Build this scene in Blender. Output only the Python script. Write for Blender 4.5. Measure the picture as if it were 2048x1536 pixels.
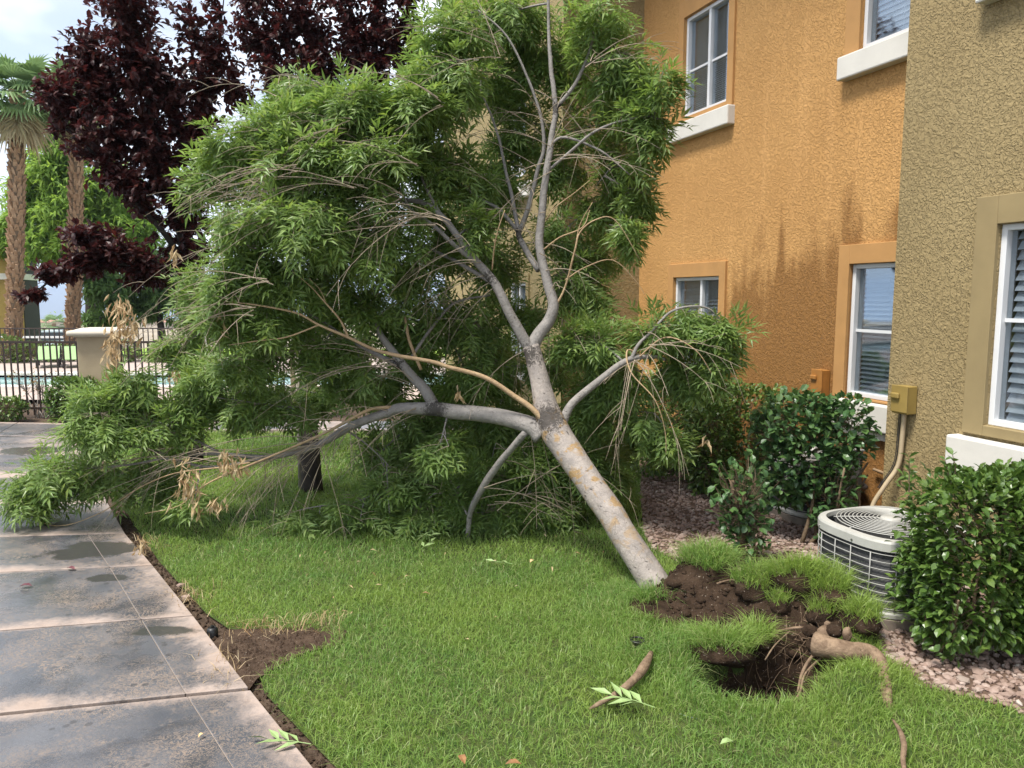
import bpy, math, random
import numpy as np
from mathutils import Vector, Matrix
random.seed(7); R = np.random.default_rng(7)
rad = math.radians
for o in list(bpy.data.objects): bpy.data.objects.remove(o)
S = bpy.context.scene
COL = S.collection
# ------------------------------------------------------------------ camera, sky, sun, exposure
FPX, EYE = 1540.0, 1.75
PITCH = math.atan(180 / 1540)
cd = bpy.data.cameras.new('camera'); cam = bpy.data.objects.new('camera', cd); COL.objects.link(cam)
cam.location = (0, 0, EYE); cam.rotation_euler = (rad(90) - PITCH, 0, 0)
cd.sensor_width = 36; cd.lens = 36 * FPX / 2048; cd.clip_start = .05; cd.clip_end = 30000
S.camera = cam
SUN = Vector((-.34, -.28, .90)).normalized()
w = bpy.data.worlds.new('World'); S.world = w; w.use_nodes = True
nt = w.node_tree; nt.nodes.clear()
def wn(t, **k):
    n = nt.nodes.new(t)
    for a, b in k.items(): setattr(n, a, b)
    return n
sky = wn('ShaderNodeTexSky', sky_type='NISHITA', sun_disc=False, sun_elevation=math.asin(SUN.z), sun_rotation=math.atan2(SUN.x, SUN.y), dust_density=1.0, air_density=1.0)
wtc = wn('ShaderNodeTexCoord'); wmp = wn('ShaderNodeMapping'); wmp.inputs['Scale'].default_value = (1, 1, 2.2)
wno = wn('ShaderNodeTexNoise'); wno.inputs['Scale'].default_value = 2.6; wno.inputs['Detail'].default_value = 6; wno.inputs['Roughness'].default_value = .55; wno.inputs['Distortion'].default_value = .3
wra = wn('ShaderNodeValToRGB'); wra.color_ramp.elements[0].position = .36; wra.color_ramp.elements[1].position = .60
wra.color_ramp.elements[0].color = (.62, .62, .62, 1); wra.color_ramp.elements[1].color = (.97, .97, .97, 1)
wno2 = wn('ShaderNodeTexNoise'); wno2.inputs['Scale'].default_value = 5; wno2.inputs['Detail'].default_value = 4
wra2 = wn('ShaderNodeValToRGB'); wra2.color_ramp.elements[0].position = .38; wra2.color_ramp.elements[1].position = .62
wra2.color_ramp.elements[0].color = (4.0, 4.4, 5.2, 1); wra2.color_ramp.elements[1].color = (7.4, 7.6, 7.9, 1)
wmx = wn('ShaderNodeMix', data_type='RGBA'); wbg = wn('ShaderNodeBackground'); wou = wn('ShaderNodeOutputWorld')
wbg.inputs['Strength'].default_value = .104
L = nt.links.new
L(wtc.outputs['Generated'], wmp.inputs[0]); L(wmp.outputs[0], wno.inputs['Vector']); L(wmp.outputs[0], wno2.inputs['Vector'])
L(wno.outputs['Fac'], wra.inputs[0]); L(wno2.outputs['Fac'], wra2.inputs[0])
L(wra.outputs[0], wmx.inputs[0]); L(sky.outputs[0], wmx.inputs[6]); L(wra2.outputs[0], wmx.inputs[7])
L(wmx.outputs[2], wbg.inputs[0]); L(wbg.outputs[0], wou.inputs[0])
sl = bpy.data.lights.new('sun', 'SUN'); sl.energy = 2.9; sl.angle = rad(15); sl.color = (1, .95, .87)
so = bpy.data.objects.new('sun', sl); COL.objects.link(so); so.rotation_euler = SUN.to_track_quat('Z', 'Y').to_euler(); so.location = SUN * 30
S.view_settings.view_transform = 'Standard'; S.view_settings.look = 'None'; S.view_settings.gamma = 1; S.view_settings.exposure = 1.17
S.view_settings.use_curve_mapping = False
S.render.engine = 'CYCLES'; cy = S.cycles
cy.use_denoising = True; cy.max_bounces = 7; cy.diffuse_bounces = 3; cy.glossy_bounces = 3; cy.transmission_bounces = 5; cy.transparent_max_bounces = 6; cy.volume_bounces = 0
cy.caustics_reflective = False; cy.caustics_refractive = False

# ------------------------------------------------------------------ helpers
CP, SP = math.cos(PITCH), math.sin(PITCH)
def at(px, py, Y):
    """real-world point on the sight line of a photo pixel, at forward distance Y"""
    a, b = (px - 1024) / FPX, -(py - 768) / FPX
    t = Y / (CP + b * SP)
    return np.array((a * t, Y, EYE + (b * CP - SP) * t))
def gnd(px, py, z=0.0):
    a, b = (px - 1024) / FPX, -(py - 768) / FPX
    t = (z - EYE) / (b * CP - SP)
    return np.array((a * t, (CP + b * SP) * t, z))
def proj(P):
    P = np.asarray(P, float); z = P[..., 2] - EYE
    d = P[..., 1] * CP - z * SP; u = P[..., 1] * SP + z * CP
    return 1024 + FPX * P[..., 0] / d, 768 - FPX * u / d, d

def tag(o, label=None, cat=None, group=None, kind=None):
    if label: o['label'] = label
    if cat: o['category'] = cat
    if group: o['group'] = group
    if kind: o['kind'] = kind
    return o
def link(name, me, parent=None):
    o = bpy.data.objects.new(name, me); COL.objects.link(o)
    if parent is not None: o.parent = parent
    return o
def empty(name, loc=(0, 0, 0), rz=0):
    o = bpy.data.objects.new(name, None); COL.objects.link(o); o.location = loc; o.rotation_euler = (0, 0, rz); o.empty_display_size = .1
    return o
def npmesh(name, V, F, mats, smooth=False, midx=None, uv=None):
    """F: (n,3) or (n,4) int array, or list of such arrays"""
    me = bpy.data.meshes.new(name)
    Fs = F if isinstance(F, list) else [F]
    Fs = [np.asarray(f, np.int32) for f in Fs if len(f)]
    V = np.asarray(V, np.float32)
    me.vertices.add(len(V)); me.vertices.foreach_set('co', V.ravel())
    lv = np.concatenate([f.ravel() for f in Fs]); tot = np.concatenate([np.full(len(f), f.shape[1], np.int32) for f in Fs])
    me.loops.add(len(lv)); me.loops.foreach_set('vertex_index', lv)
    me.polygons.add(len(tot)); st = np.concatenate([[0], np.cumsum(tot)[:-1]]).astype(np.int32)
    me.polygons.foreach_set('loop_start', st); me.polygons.foreach_set('loop_total', tot)
    me.polygons.foreach_set('use_smooth', np.full(len(tot), bool(smooth)))
    if midx is not None: me.polygons.foreach_set('material_index', np.asarray(midx, np.int32))
    if uv is not None:
        ul = me.uv_layers.new(name='uv'); ul.data.foreach_set('uv', np.asarray(uv, np.float32)[lv].ravel())
    for m in (mats if isinstance(mats, (list, tuple)) else [mats]): me.materials.append(m)
    me.update(calc_edges=True); me.validate(verbose=False)
    return me
class MB:
    """collects boxes, prisms and tubes and builds ONE mesh"""
    def __init__(s): s.v = []; s.q = []; s.t = []; s.n = 0
    def add(s, V, q=None, t=None):
        V = np.asarray(V, float)
        if q is not None and len(q): s.q.append(np.asarray(q) + s.n)
        if t is not None and len(t): s.t.append(np.asarray(t) + s.n)
        s.v.append(V); s.n += len(V); return s
    def box(s, c, d, M=None):
        c = np.array(c, float); d = np.array(d, float) / 2
        V = np.array([(x, y, z) for z in (-1, 1) for y in (-1, 1) for x in (-1, 1)], float) * d
        if M is not None: V = V @ np.array(M).T
        return s.add(V + c, [(0, 2, 3, 1), (4, 5, 7, 6), (0, 1, 5, 4), (1, 3, 7, 5), (3, 2, 6, 7), (2, 0, 4, 6)])
    def tube(s, P, r, n=6, caps=True):
        P = np.asarray(P, float); k = len(P); r = np.broadcast_to(np.asarray(r, float), (k,))
        T = np.gradient(P, axis=0); T /= np.linalg.norm(T, axis=1, keepdims=True) + 1e-9
        u = np.cross(T[0], (0.3, .1, 1.0)); u /= np.linalg.norm(u) + 1e-9
        a = np.linspace(0, 2 * np.pi, n, endpoint=False); V = np.empty((k, n, 3))
        for i in range(k):
            u = u - T[i] * (u @ T[i]); u /= np.linalg.norm(u) + 1e-9; b = np.cross(T[i], u)
            V[i] = P[i] + r[i] * (np.cos(a)[:, None] * u + np.sin(a)[:, None] * b)
        i, j = np.meshgrid(np.arange(k - 1), np.arange(n), indexing='ij'); j2 = (j + 1) % n
        q = np.stack([i * n + j, i * n + j2, (i + 1) * n + j2, (i + 1) * n + j], -1).reshape(-1, 4)
        V = V.reshape(-1, 3); t = None
        if caps:
            V = np.vstack([V, P[0], P[-1]]); jj = np.arange(n); j2 = (jj + 1) % n
            t = np.vstack([np.stack([np.full(n, k * n), j2, jj], -1), np.stack([np.full(n, k * n + 1), (k - 1) * n + jj, (k - 1) * n + j2], -1)])
        return s.add(V, q, t)
    def lathe(s, prof, c, n=24):
        prof = np.array(prof, float); a = np.linspace(0, 2 * np.pi, n, endpoint=False)
        V = np.stack([prof[:, 0:1] * np.cos(a), prof[:, 0:1] * np.sin(a), np.repeat(prof[:, 1:2], n, 1)], -1) + np.array(c)
        k = len(prof); i, j = np.meshgrid(np.arange(k - 1), np.arange(n), indexing='ij'); j2 = (j + 1) % n
        return s.add(V.reshape(-1, 3), np.stack([i * n + j, i * n + j2, (i + 1) * n + j2, (i + 1) * n + j], -1).reshape(-1, 4))
    def build(s, name, mat, parent=None, smooth=False, bevel=0):
        F = ([np.vstack(s.q)] if s.q else []) + ([np.vstack(s.t)] if s.t else [])
        o = link(name, npmesh(name, np.vstack(s.v), F, mat, smooth), parent)
        if bevel:
            b = o.modifiers.new('bevel', 'BEVEL'); b.width = bevel; b.segments = 2; b.limit_method = 'ANGLE'
        return o
def spline(P, sub=4):
    P = np.asarray(P, float); Q = np.vstack([2 * P[0] - P[1], P, 2 * P[-1] - P[-2]]); out = []
    for i in range(1, len(Q) - 2):
        a, b, c, d = Q[i - 1:i + 3]
        for t in np.linspace(0, 1, sub, endpoint=False):
            out.append(.5 * (2 * b + (c - a) * t + (2 * a - 5 * b + 4 * c - d) * t * t + (3 * b - a - 3 * c + d) * t ** 3))
    out.append(P[-1]); return np.array(out)
def vnoise(P, seed=0, oct=3):
    """cheap smooth value noise on points (n,2|3) in -1..1"""
    P = np.asarray(P, float); r = np.zeros(len(P)); amp = 1; tot = 0
    rg = np.random.default_rng(seed)
    for o in range(oct):
        for k in range(5):
            d = rg.normal(size=P.shape[1]); d /= np.linalg.norm(d); ph = rg.uniform(0, 6.28)
            r += amp * np.sin(P @ d * (2.1 ** o) * rg.uniform(.75, 1.35) * 2 + ph); tot += amp * .5
        amp *= .55
    return r / tot * .8
def inpoly(P, poly):
    x, y = P[:, 0], P[:, 1]; c = np.zeros(len(P), bool); n = len(poly)
    for i in range(n):
        (x1, y1), (x2, y2) = poly[i], poly[i - 1]
        m = ((y1 > y) != (y2 > y)); xx = (x2 - x1) * (y - y1) / (y2 - y1 + 1e-12) + x1
        c ^= m & (x < xx)
    return c
def flatpoly(name, rings, z, mat, parent=None):
    from mathutils.geometry import tessellate_polygon
    pts = [Vector((p[0], p[1], 0)) for r in rings for p in r]
    tr = tessellate_polygon([[Vector((p[0], p[1], 0)) for p in r] for r in rings])
    F = []
    for a, b, c in tr:
        cr = (pts[b] - pts[a]).cross(pts[c] - pts[a]).z
        F.append((a, b, c) if cr > 0 else (a, c, b))
    return link(name, npmesh(name, [(p.x, p.y, z) for p in pts], np.array(F), mat), parent)

# ------------------------------------------------------------------ materials
class NB:
    def __init__(s, name):
        s.m = bpy.data.materials.new(name); s.m.use_nodes = True; s.t = s.m.node_tree
        s.b = s.t.nodes['Principled BSDF']; s.out = s.t.nodes['Material Output']; s._p = None
    def n(s, t, **k):
        x = s.t.nodes.new(t)
        for a, b in k.items():
            if isinstance(a, str) and a.startswith('i_'): x.inputs[a[2:]].default_value = b
            else: setattr(x, a, b)
        return x
    def l(s, a, b): s.t.links.new(a, b); return s
    def pos(s):
        if s._p is None: s._p = s.n('ShaderNodeNewGeometry')
        return s._p.outputs['Position']
    def island(s): s.pos(); return s._p.outputs['Random Per Island']
    def noise(s, scale, detail=3, rough=.5, dist=0, vec=None, stretch=None):
        x = s.n('ShaderNodeTexNoise'); x.inputs['Scale'].default_value = scale; x.inputs['Detail'].default_value = detail
        x.inputs['Roughness'].default_value = rough; x.inputs['Distortion'].default_value = dist
        v = vec or s.pos()
        if stretch:
            mp = s.n('ShaderNodeMapping'); mp.inputs['Scale'].default_value = stretch; s.l(v, mp.inputs[0]); v = mp.outputs[0]
        s.l(v, x.inputs['Vector']); return x.outputs['Fac']
    def ramp(s, f, stops):
        r = s.n('ShaderNodeValToRGB'); e = r.color_ramp.elements
        while len(e) < len(stops): e.new(.5)
        for k, (p, c) in enumerate(stops):
            e[k].position = p; e[k].color = (c, c, c, 1) if isinstance(c, (int, float)) else tuple(c) + (1,)
        s.l(f, r.inputs[0]); return r.outputs[0]
    def mix(s, f, a, b, mode='MIX'):
        x = s.n('ShaderNodeMix', data_type='RGBA', blend_type=mode)
        for v, i in ((f, 0), (a, 6), (b, 7)):
            if hasattr(v, 'links') or hasattr(v, 'is_output'): s.l(v, x.inputs[i])
            elif i == 0: x.inputs[0].default_value = v
            else: x.inputs[i].default_value = tuple(v) + (1,) if len(v) == 3 else v
        return x.outputs[2]
    def math(s, op, a, b=0, clamp=False):
        x = s.n('ShaderNodeMath', operation=op, use_clamp=clamp)
        for v, i in ((a, 0), (b, 1)):
            if hasattr(v, 'is_output'): s.l(v, x.inputs[i])
            else: x.inputs[i].default_value = v
        return x.outputs[0]
    def rng(s, v, a, b, c=0, d=1):
        x = s.n('ShaderNodeMapRange'); s.l(v, x.inputs[0])
        for i, q in enumerate((a, b, c, d)): x.inputs[i + 1].default_value = q
        return x.outputs[0]
    def xyz(s):
        x = s.n('ShaderNodeSeparateXYZ'); s.l(s.pos(), x.inputs[0]); return x.outputs
    def col(s, c):
        if hasattr(c, 'is_output'): s.l(c, s.b.inputs['Base Color'])
        else: s.b.inputs['Base Color'].default_value = tuple(c) + (1,)
        return s
    def rough(s, v):
        if hasattr(v, 'is_output'): s.l(v, s.b.inputs['Roughness'])
        else: s.b.inputs['Roughness'].default_value = v
        return s
    def spec(s, v): s.b.inputs['Specular IOR Level'].default_value = v; return s
    def bump(s, h, dist=.005, strength=.7):
        x = s.n('ShaderNodeBump'); x.inputs['Distance'].default_value = dist; x.inputs['Strength'].default_value = strength
        s.l(h, x.inputs['Height']); s.l(x.outputs[0], s.b.inputs['Normal']); return s
M = {}
def plain(name, c, rough=.6, var=.18, scale=6, bump=0, metal=0, spec=.4):
    b = NB(name); n = b.noise(scale, 4, .6)
    b.col(b.mix(b.rng(n, .3, .7), [x * (1 - var) for x in c], [min(1, x * (1 + var)) for x in c])).rough(rough).spec(spec)
    b.b.inputs['Metallic'].default_value = metal
    if bump: b.bump(b.noise(scale * 6, 4, .6), bump)
    M[name] = b.m; return b.m
def stucco(name, c, c2, sc=17, stain=None, dist=.0075):
    b = NB(name)
    h1 = b.ramp(b.noise(sc, 2.5, .55, 1.1), [(.44, 0), (.50, .8), (.64, 1)])
    h = b.math('ADD', h1, b.math('MULTIPLY', b.noise(sc * 6, 3, .6), .22))
    base = b.mix(b.rng(b.noise(1.1, 3), .35, .65), c, c2)
    base = b.mix(b.math('MULTIPLY', b.rng(b.noise(55, 3, .7), .35, .7), .35), base, [x * .78 for x in c])
    rough = .85
    if stain:
        x, y, z = b.xyz()
        # distance along the wall, measured from the olive corner
        sdist = b.math('ADD', b.math('MULTIPLY', x, -.330), b.math('MULTIPLY', y, .944)); sdist = b.math('SUBTRACT', sdist, 2.55 * -.33 + 5.18 * .944)
        streak = b.noise(1.0, 4, .6, .2, stretch=(4.2, 4.2, .55))
        blot = b.noise(2.4, 4, .62)
        lim = b.math('ADD', b.rng(sdist, .4, 3.0, 2.45, 1.75), b.math('MULTIPLY', b.math('SUBTRACT', streak, .5), 2.2))
        lim = b.math('ADD', lim, b.math('MULTIPLY', b.math('SUBTRACT', blot, .5), 1.2))
        wet = b.math('MULTIPLY', b.rng(b.math('SUBTRACT', lim, z), -.12, .32), b.rng(sdist, 3.2, 2.5))
        pale = b.math('MULTIPLY', b.rng(b.noise(1.0, 4, .6, stretch=(5.5, 5.5, .5)), .55, .75), .35)
        base = b.mix(pale, base, [min(1, k * 1.35 + .03) for k in c])
        base = b.mix(b.math('MULTIPLY', wet, .85), base, stain)
        rough = b.rng(wet, 0, 1, .85, .6)
    b.col(base).rough(rough).spec(.25).bump(h, dist, .9)
    M[name] = b.m; return b.m
stucco('stucco_orange', (.52, .285, .102), (.58, .325, .120), 39, (.25, .118, .033), .0095)
stucco('stucco_olive', (.305, .230, .112), (.34, .260, .130), 38, None, .012)
stucco('stucco_shade', (.25, .19, .075), (.29, .22, .09), 15)
stucco('stucco_yellow', (.30, .235, .115), (.34, .265, .13), 34)
plain('trim_orange', (.44, .238, .086), .8, .08, 5, .0008)
plain('trim_olive', (.27, .205, .10), .8, .08, 5, .0008)
plain('sill_white', (.62, .595, .54), .8, .06, 4, .0015)
plain('vinyl_white', (.68, .69, .70), .35, .03)
plain('box_orange', (.34, .15, .035), .5, .15, 9); plain('box_olive', (.27, .19, .055), .5, .12, 9)
plain('conduit_tan', (.42, .33, .21), .6, .12, 9); plain('cable_black', (.02, .02, .022), .5)
plain('ac_white', (.39, .385, .355), .45, .12, 8); plain('ac_wire', (.30, .296, .28), .5, .1, 8)
plain('ac_fin', (.045, .045, .047), .55, .3, 30); plain('ac_dark', (.02, .02, .021), .8)
plain('ac_panel', (.36, .35, .31), .5, .12, 6); plain('label_paper', (.72, .72, .7), .7, .1, 40); plain('screw_metal', (.35, .34, .32), .35, .1, 9, 0, 1)
plain('pad_concrete', (.20, .165, .135), .9, .2, 10, .002)
plain('brass_pipe', (.36, .25, .15), .5)
plain('iron_brown', (.035, .022, .016), .5); plain('iron_far', (.05, .035, .03), .5)
plain('pillar_stucco', (.36, .29, .19), .9, .08, 5, .002); plain('cap_cream', (.55, .50, .41), .8, .06, 4)
plain('far_olive', (.26, .19, .055), .9, .06); plain('far_band', (.50, .50, .45), .8); plain('far_shade', (.018, .017, .016), .9)
plain('deck_pink', (.40, .32, .28), .9, .08, 2); plain('coping', (.62, .56, .50), .8, .08, 4)
plain('sling_green', (.27, .42, .18), .7, .04); plain('lounger_frame', (.02, .016, .014), .5)
plain('car_paint', (.42, .47, .52), .3, .05, 2, 0, .3); plain('glass_dark', (.02, .025, .03), .08, .02); plain('tyre', (.02, .02, .02), .8)
plain('hill', (.16, .13, .11), .95, .2, .01); plain('desert', (.30, .25, .18), .95, .25, .05)
plain('road_far', (.12, .12, .12), .9); plain('far_roof', (.35, .18, .12), .8); plain('far_wall', (.58, .50, .40), .9)
plain('dead_leaf', (.52, .38, .20), .8, .3, 30, 0, 0, .2); plain('brown_leaf', (.24, .12, .05), .8, .3, 30)
plain('red_leaf', (.10, .022, .03), .6, .3, 30); plain('pale_leaf', (.24, .34, .13), .55, .15, 20); plain('mushroom', (.7, .6, .42), .8)
plain('tag_white', (.75, .75, .75), .6); plain('utility_dark', (.018, .025, .022), .5); plain('sprinkler_black', (.012, .012, .012), .4)
def glass(name, c, rough=.06):
    b = NB(name); b.col(c).rough(rough).spec(.5)
    tr = b.n('ShaderNodeBsdfTransparent'); tr.inputs[0].default_value = (.86, .89, .91, 1)
    gl = b.n('ShaderNodeBsdfGlossy'); gl.inputs['Roughness'].default_value = .03; gl.inputs[0].default_value = (.9, .95, 1, 1)
    fr = b.n('ShaderNodeFresnel'); fr.inputs['IOR'].default_value = 1.55
    mx = b.n('ShaderNodeMixShader'); b.l(b.math('ADD', b.math('MULTIPLY', fr.outputs[0], .55), .02, True), mx.inputs[0]); b.l(tr.outputs[0], mx.inputs[1]); b.l(gl.outputs[0], mx.inputs[2])
    b.l(mx.outputs[0], b.out.inputs[0]); M[name] = b.m; return b.m
glass('pane_glass', (.5, .55, .6))
plain('blind_white', (.60, .63, .66), .5, .05); plain('blind_grey', (.36, .40, .44), .5, .06); plain('room_dark', (.03, .033, .038), .9); plain('screen_grey', (.16, .17, .18), .8)
def leafmat(name, stops, trans=.3, rough=.45, spec=.35, patch=None, tcol=None):
    b = NB(name); oi = b.n('ShaderNodeObjectInfo')
    f = b.math('FRACT', b.math('ADD', b.island(), oi.outputs['Random']))
    c = b.ramp(f, [(k / max(1, len(stops) - 1), s_) for k, s_ in enumerate(stops)])
    if patch: c = b.mix(b.math('MULTIPLY', b.rng(b.noise(patch[0], 3, .55), .38, .64), patch[2]), c, patch[1])
    b.col(c).rough(rough).spec(spec)
    tl = b.n('ShaderNodeBsdfTranslucent'); hs = b.n('ShaderNodeHueSaturation'); hs.inputs['Value'].default_value = 1.5; hs.inputs['Saturation'].default_value = 1.1; hs.inputs['Hue'].default_value = .49
    b.l(c, hs.inputs['Color']); b.l(hs.outputs[0], tl.inputs[0])
    mx = b.n('ShaderNodeMixShader'); mx.inputs[0].default_value = trans
    b.l(b.b.outputs[0], mx.inputs[1]); b.l(tl.outputs[0], mx.inputs[2]); b.l(mx.outputs[0], b.out.inputs[0])
    M[name] = b.m; return b.m
leafmat('ash_leaf', [(.128, .212, .050), (.186, .282, .074), (.158, .252, .082), (.248, .340, .108), (.114, .188, .044), (.225, .300, .070)], .40, .40, .42)
leafmat('plum_leaf', [(.046, .017, .016), (.070, .021, .018), (.032, .015, .016), (.095, .028, .020)], .36, .42, .3)
leafmat('hedge_leaf', [(.070, .135, .026), (.10, .175, .036), (.058, .115, .026), (.135, .205, .045)], .25, .32, .5)
leafmat('dark_hedge_leaf', [(.065, .13, .028), (.09, .16, .036), (.15, .21, .045), (.06, .11, .028)], .2, .35, .45)
leafmat('blue_hedge_leaf', [(.050, .115, .040), (.070, .14, .050), (.09, .165, .045), (.052, .11, .04)], .2, .35, .45)
leafmat('mesquite_leaf', [(.21, .33, .07), (.27, .40, .09), (.17, .28, .07), (.24, .37, .10)], .45, .6, .2)
leafmat('elm_leaf', [(.10, .18, .055), (.13, .22, .07), (.085, .15, .05)], .35, .6, .2)
leafmat('palm_leaf', [(.14, .22, .08), (.18, .27, .12), (.12, .20, .08)], .3, .5, .3)
leafmat('palm_dead', [(.34, .30, .17), (.42, .36, .22), (.28, .22, .12)], .2, .8, .2)
leafmat('dry_leaf', [(.42, .31, .17), (.55, .43, .26), (.34, .22, .11), (.60, .50, .33)], .25, .7, .2)
leafmat('bare_shrub_leaf', [(.30, .18, .12), (.25, .22, .06), (.38, .24, .17)], .2, .7, .2)
leafmat('grass_blade', [(.125, .240, .048), (.170, .300, .066), (.145, .265, .078), (.225, .345, .092), (.38, .38, .20)], .42, .42, .4, patch=(.9, (.27, .37, .085), .8))
leafmat('far_shrub_leaf', [(.09, .14, .035), (.12, .17, .05), (.08, .12, .035)], .25, .6, .2)
def bark(name, c1, c2, c3, sc=9, cracks=.5, scars=False):
    b = NB(name); n = b.noise(sc, 5, .6, .4); n2 = b.noise(sc * .9, 5, .6, .8)
    c = b.mix(b.rng(n, .35, .65), c1, c2); x, y, z = b.xyz()
    if c3: c = b.mix(b.math('MULTIPLY', b.rng(n2, .53, .60), b.math('MULTIPLY', b.rng(z, 1.12, .92), b.rng(z, .12, .5))), c, c3)
    ck = b.rng(b.noise(sc * 1.6, 4, .65, 1.5), .36, .30)
    c = b.mix(b.math('MULTIPLY', ck, cracks), c, (.03, .026, .022))
    if scars:
        vo = b.n('ShaderNodeTexVoronoi'); vo.inputs['Scale'].default_value = 7.5; mp = b.n('ShaderNodeMapping'); mp.inputs['Scale'].default_value = (.7, .7, 1.5); b.l(b.pos(), mp.inputs[0]); b.l(mp.outputs[0], vo.inputs['Vector'])
        sc_ = b.math('MULTIPLY', b.rng(b.math('ADD', vo.outputs['Distance'], b.math('MULTIPLY', b.noise(40, 3), .16)), .17, .12), .75)
        c = b.mix(sc_, c, (.035, .030, .027)); lent = b.rng(b.noise(1, 3, .6, .5, stretch=(18, 18, 95)), .66, .72); c = b.mix(b.math('MULTIPLY', lent, .45), c, (.07, .06, .052))
        ve = b.n('ShaderNodeTexVoronoi', feature='DISTANCE_TO_EDGE'); ve.inputs['Scale'].default_value = 17; wv = b.n('ShaderNodeVectorMath', operation='ADD'); nn = b.n('ShaderNodeTexNoise'); nn.inputs['Scale'].default_value = 12; nn.inputs['Detail'].default_value = 4; b.l(b.pos(), nn.inputs['Vector']); vs = b.n('ShaderNodeVectorMath', operation='SCALE'); vs.inputs['Scale'].default_value = .12; b.l(nn.outputs['Color'], vs.inputs[0]); b.l(b.pos(), wv.inputs[0]); b.l(vs.outputs[0], wv.inputs[1]); b.l(wv.outputs[0], ve.inputs['Vector'])
        crk = b.math('MULTIPLY', b.rng(ve.outputs['Distance'], .035, .005), b.rng(b.noise(6, 3), .42, .6)); c = b.mix(b.math('MULTIPLY', crk, .55), c, (.10, .085, .07)); c = b.mix(b.math('MULTIPLY', b.rng(b.noise(70, 4, .7), .4, .65), .25), c, (.20, .175, .155))
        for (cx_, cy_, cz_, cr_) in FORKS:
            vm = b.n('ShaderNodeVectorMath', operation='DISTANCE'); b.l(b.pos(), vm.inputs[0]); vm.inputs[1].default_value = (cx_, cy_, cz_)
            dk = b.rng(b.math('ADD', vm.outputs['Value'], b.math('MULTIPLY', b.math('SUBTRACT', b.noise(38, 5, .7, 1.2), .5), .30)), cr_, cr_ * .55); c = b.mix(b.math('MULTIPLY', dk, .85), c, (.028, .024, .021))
    b.col(c).rough(.8).spec(.25).bump(b.math('ADD', b.noise(sc * 4, 5, .65), b.math('MULTIPLY', ck, -.8)), .008, .8); M[name] = b.m; return b.m
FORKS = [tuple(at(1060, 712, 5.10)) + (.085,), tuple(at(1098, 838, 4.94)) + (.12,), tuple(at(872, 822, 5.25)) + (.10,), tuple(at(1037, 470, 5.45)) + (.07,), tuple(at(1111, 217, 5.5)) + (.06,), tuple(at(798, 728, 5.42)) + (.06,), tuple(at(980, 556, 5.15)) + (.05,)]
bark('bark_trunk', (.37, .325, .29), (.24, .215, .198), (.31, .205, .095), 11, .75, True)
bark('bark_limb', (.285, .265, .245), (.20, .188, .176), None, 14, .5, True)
bark('twig_grey', (.29, .235, .175), (.38, .31, .23), None, 20, .1)
bark('twig_tan', (.44, .32, .19), (.35, .24, .14), None, 20, .25)
bark('bark_dark', (.030, .025, .022), (.05, .042, .036), None, 12, .5)
bark('bark_shrub', (.20, .14, .09), (.13, .095, .06), None, 16, .5)
bark('stem_grey', (.42, .38, .33), (.32, .28, .24), None, 16, .2)
bark('root_tan', (.27, .19, .125), (.15, .10, .065), None, 26, .85)
bark('palm_bark', (.25, .155, .09), (.38, .26, .16), None, 7, .8)
def soil(name, c1, c2, c3=None, sc=14, peb=True):
    b = NB(name); n = b.noise(sc, 6, .65); c = b.mix(b.rng(n, .35, .65), c1, c2)
    if peb: c = b.mix(b.rng(b.noise(sc * 6, 2, .5), .68, .74), c, c3 or (.30, .25, .20))
    b.col(c).rough(.95).spec(.15).bump(b.math('ADD', n, b.math('MULTIPLY', b.noise(sc * 7, 4, .7), .5)), .02, .9); M[name] = b.m; return b.m
soil('soil_dark', (.026, .016, .010), (.058, .037, .024)); soil('soil_bed', (.11, .072, .052), (.17, .115, .085)); soil('lawn_base', (.045, .085, .020), (.080, .090, .032), peb=False)
soil('ground_soil', (.062, .042, .029), (.115, .080, .056)); soil('soil_patch', (.048, .031, .021), (.095, .064, .044))
b = NB('gravel_stone'); oi = b.n('ShaderNodeObjectInfo'); f = b.math('FRACT', b.math('ADD', b.island(), oi.outputs['Random']))
b.col(b.mix(b.math('MULTIPLY', b.noise(40, 3), .5), b.ramp(f, [(0, (.19, .125, .095)), (.3, (.31, .225, .185)), (.55, (.24, .155, .12)), (.75, (.40, .315, .27)), (.93, (.21, .16, .13)), (1, (.54, .48, .42))]), (.24, .175, .145))).rough(.75); M['gravel_stone'] = b.m
# damp patterned concrete: greyer where wet, tan where it has dried along the slab edges
b = NB('path_concrete'); uvn = b.n('ShaderNodeUVMap'); sp = b.n('ShaderNodeSeparateXYZ'); b.l(uvn.outputs[0], sp.inputs[0])
u, v = sp.outputs[0], sp.outputs[1]
edge = b.math('MINIMUM', b.math('MINIMUM', u, b.math('MULTIPLY', v, 1.3)), b.math('MULTIPLY', b.math('SUBTRACT', 1.0, v), 2.2))
big = b.noise(2.6, 5, .6); fine = b.noise(22, 5, .7, .8)
wet = b.rng(b.math('ADD', b.math('ADD', edge, b.math('MULTIPLY', b.math('SUBTRACT', big, .5), .55)), b.math('MULTIPLY', b.math('SUBTRACT', fine, .5), .25)), -.02, .15)
dry = b.mix(b.rng(b.noise(7, 4), .3, .7), (.31, .235, .19), (.37, .30, .26))
wcol = b.mix(b.rng(b.noise(3.3, 4), .35, .65), (.075, .079, .090), (.115, .116, .126))
lace = b.rng(b.math('ABSOLUTE', b.math('SUBTRACT', b.noise(34, 4, .6, 1.8), .5)), .045, .015); blot = b.math('MAXIMUM', b.math('MULTIPLY', lace, b.rng(b.noise(2.6, 4, .6), .40, .62)), b.math('MULTIPLY', b.rng(b.noise(40, 4, .7, 1.6), .50, .58), b.rng(b.noise(1.9, 4, .65), .52, .64)))
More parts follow.
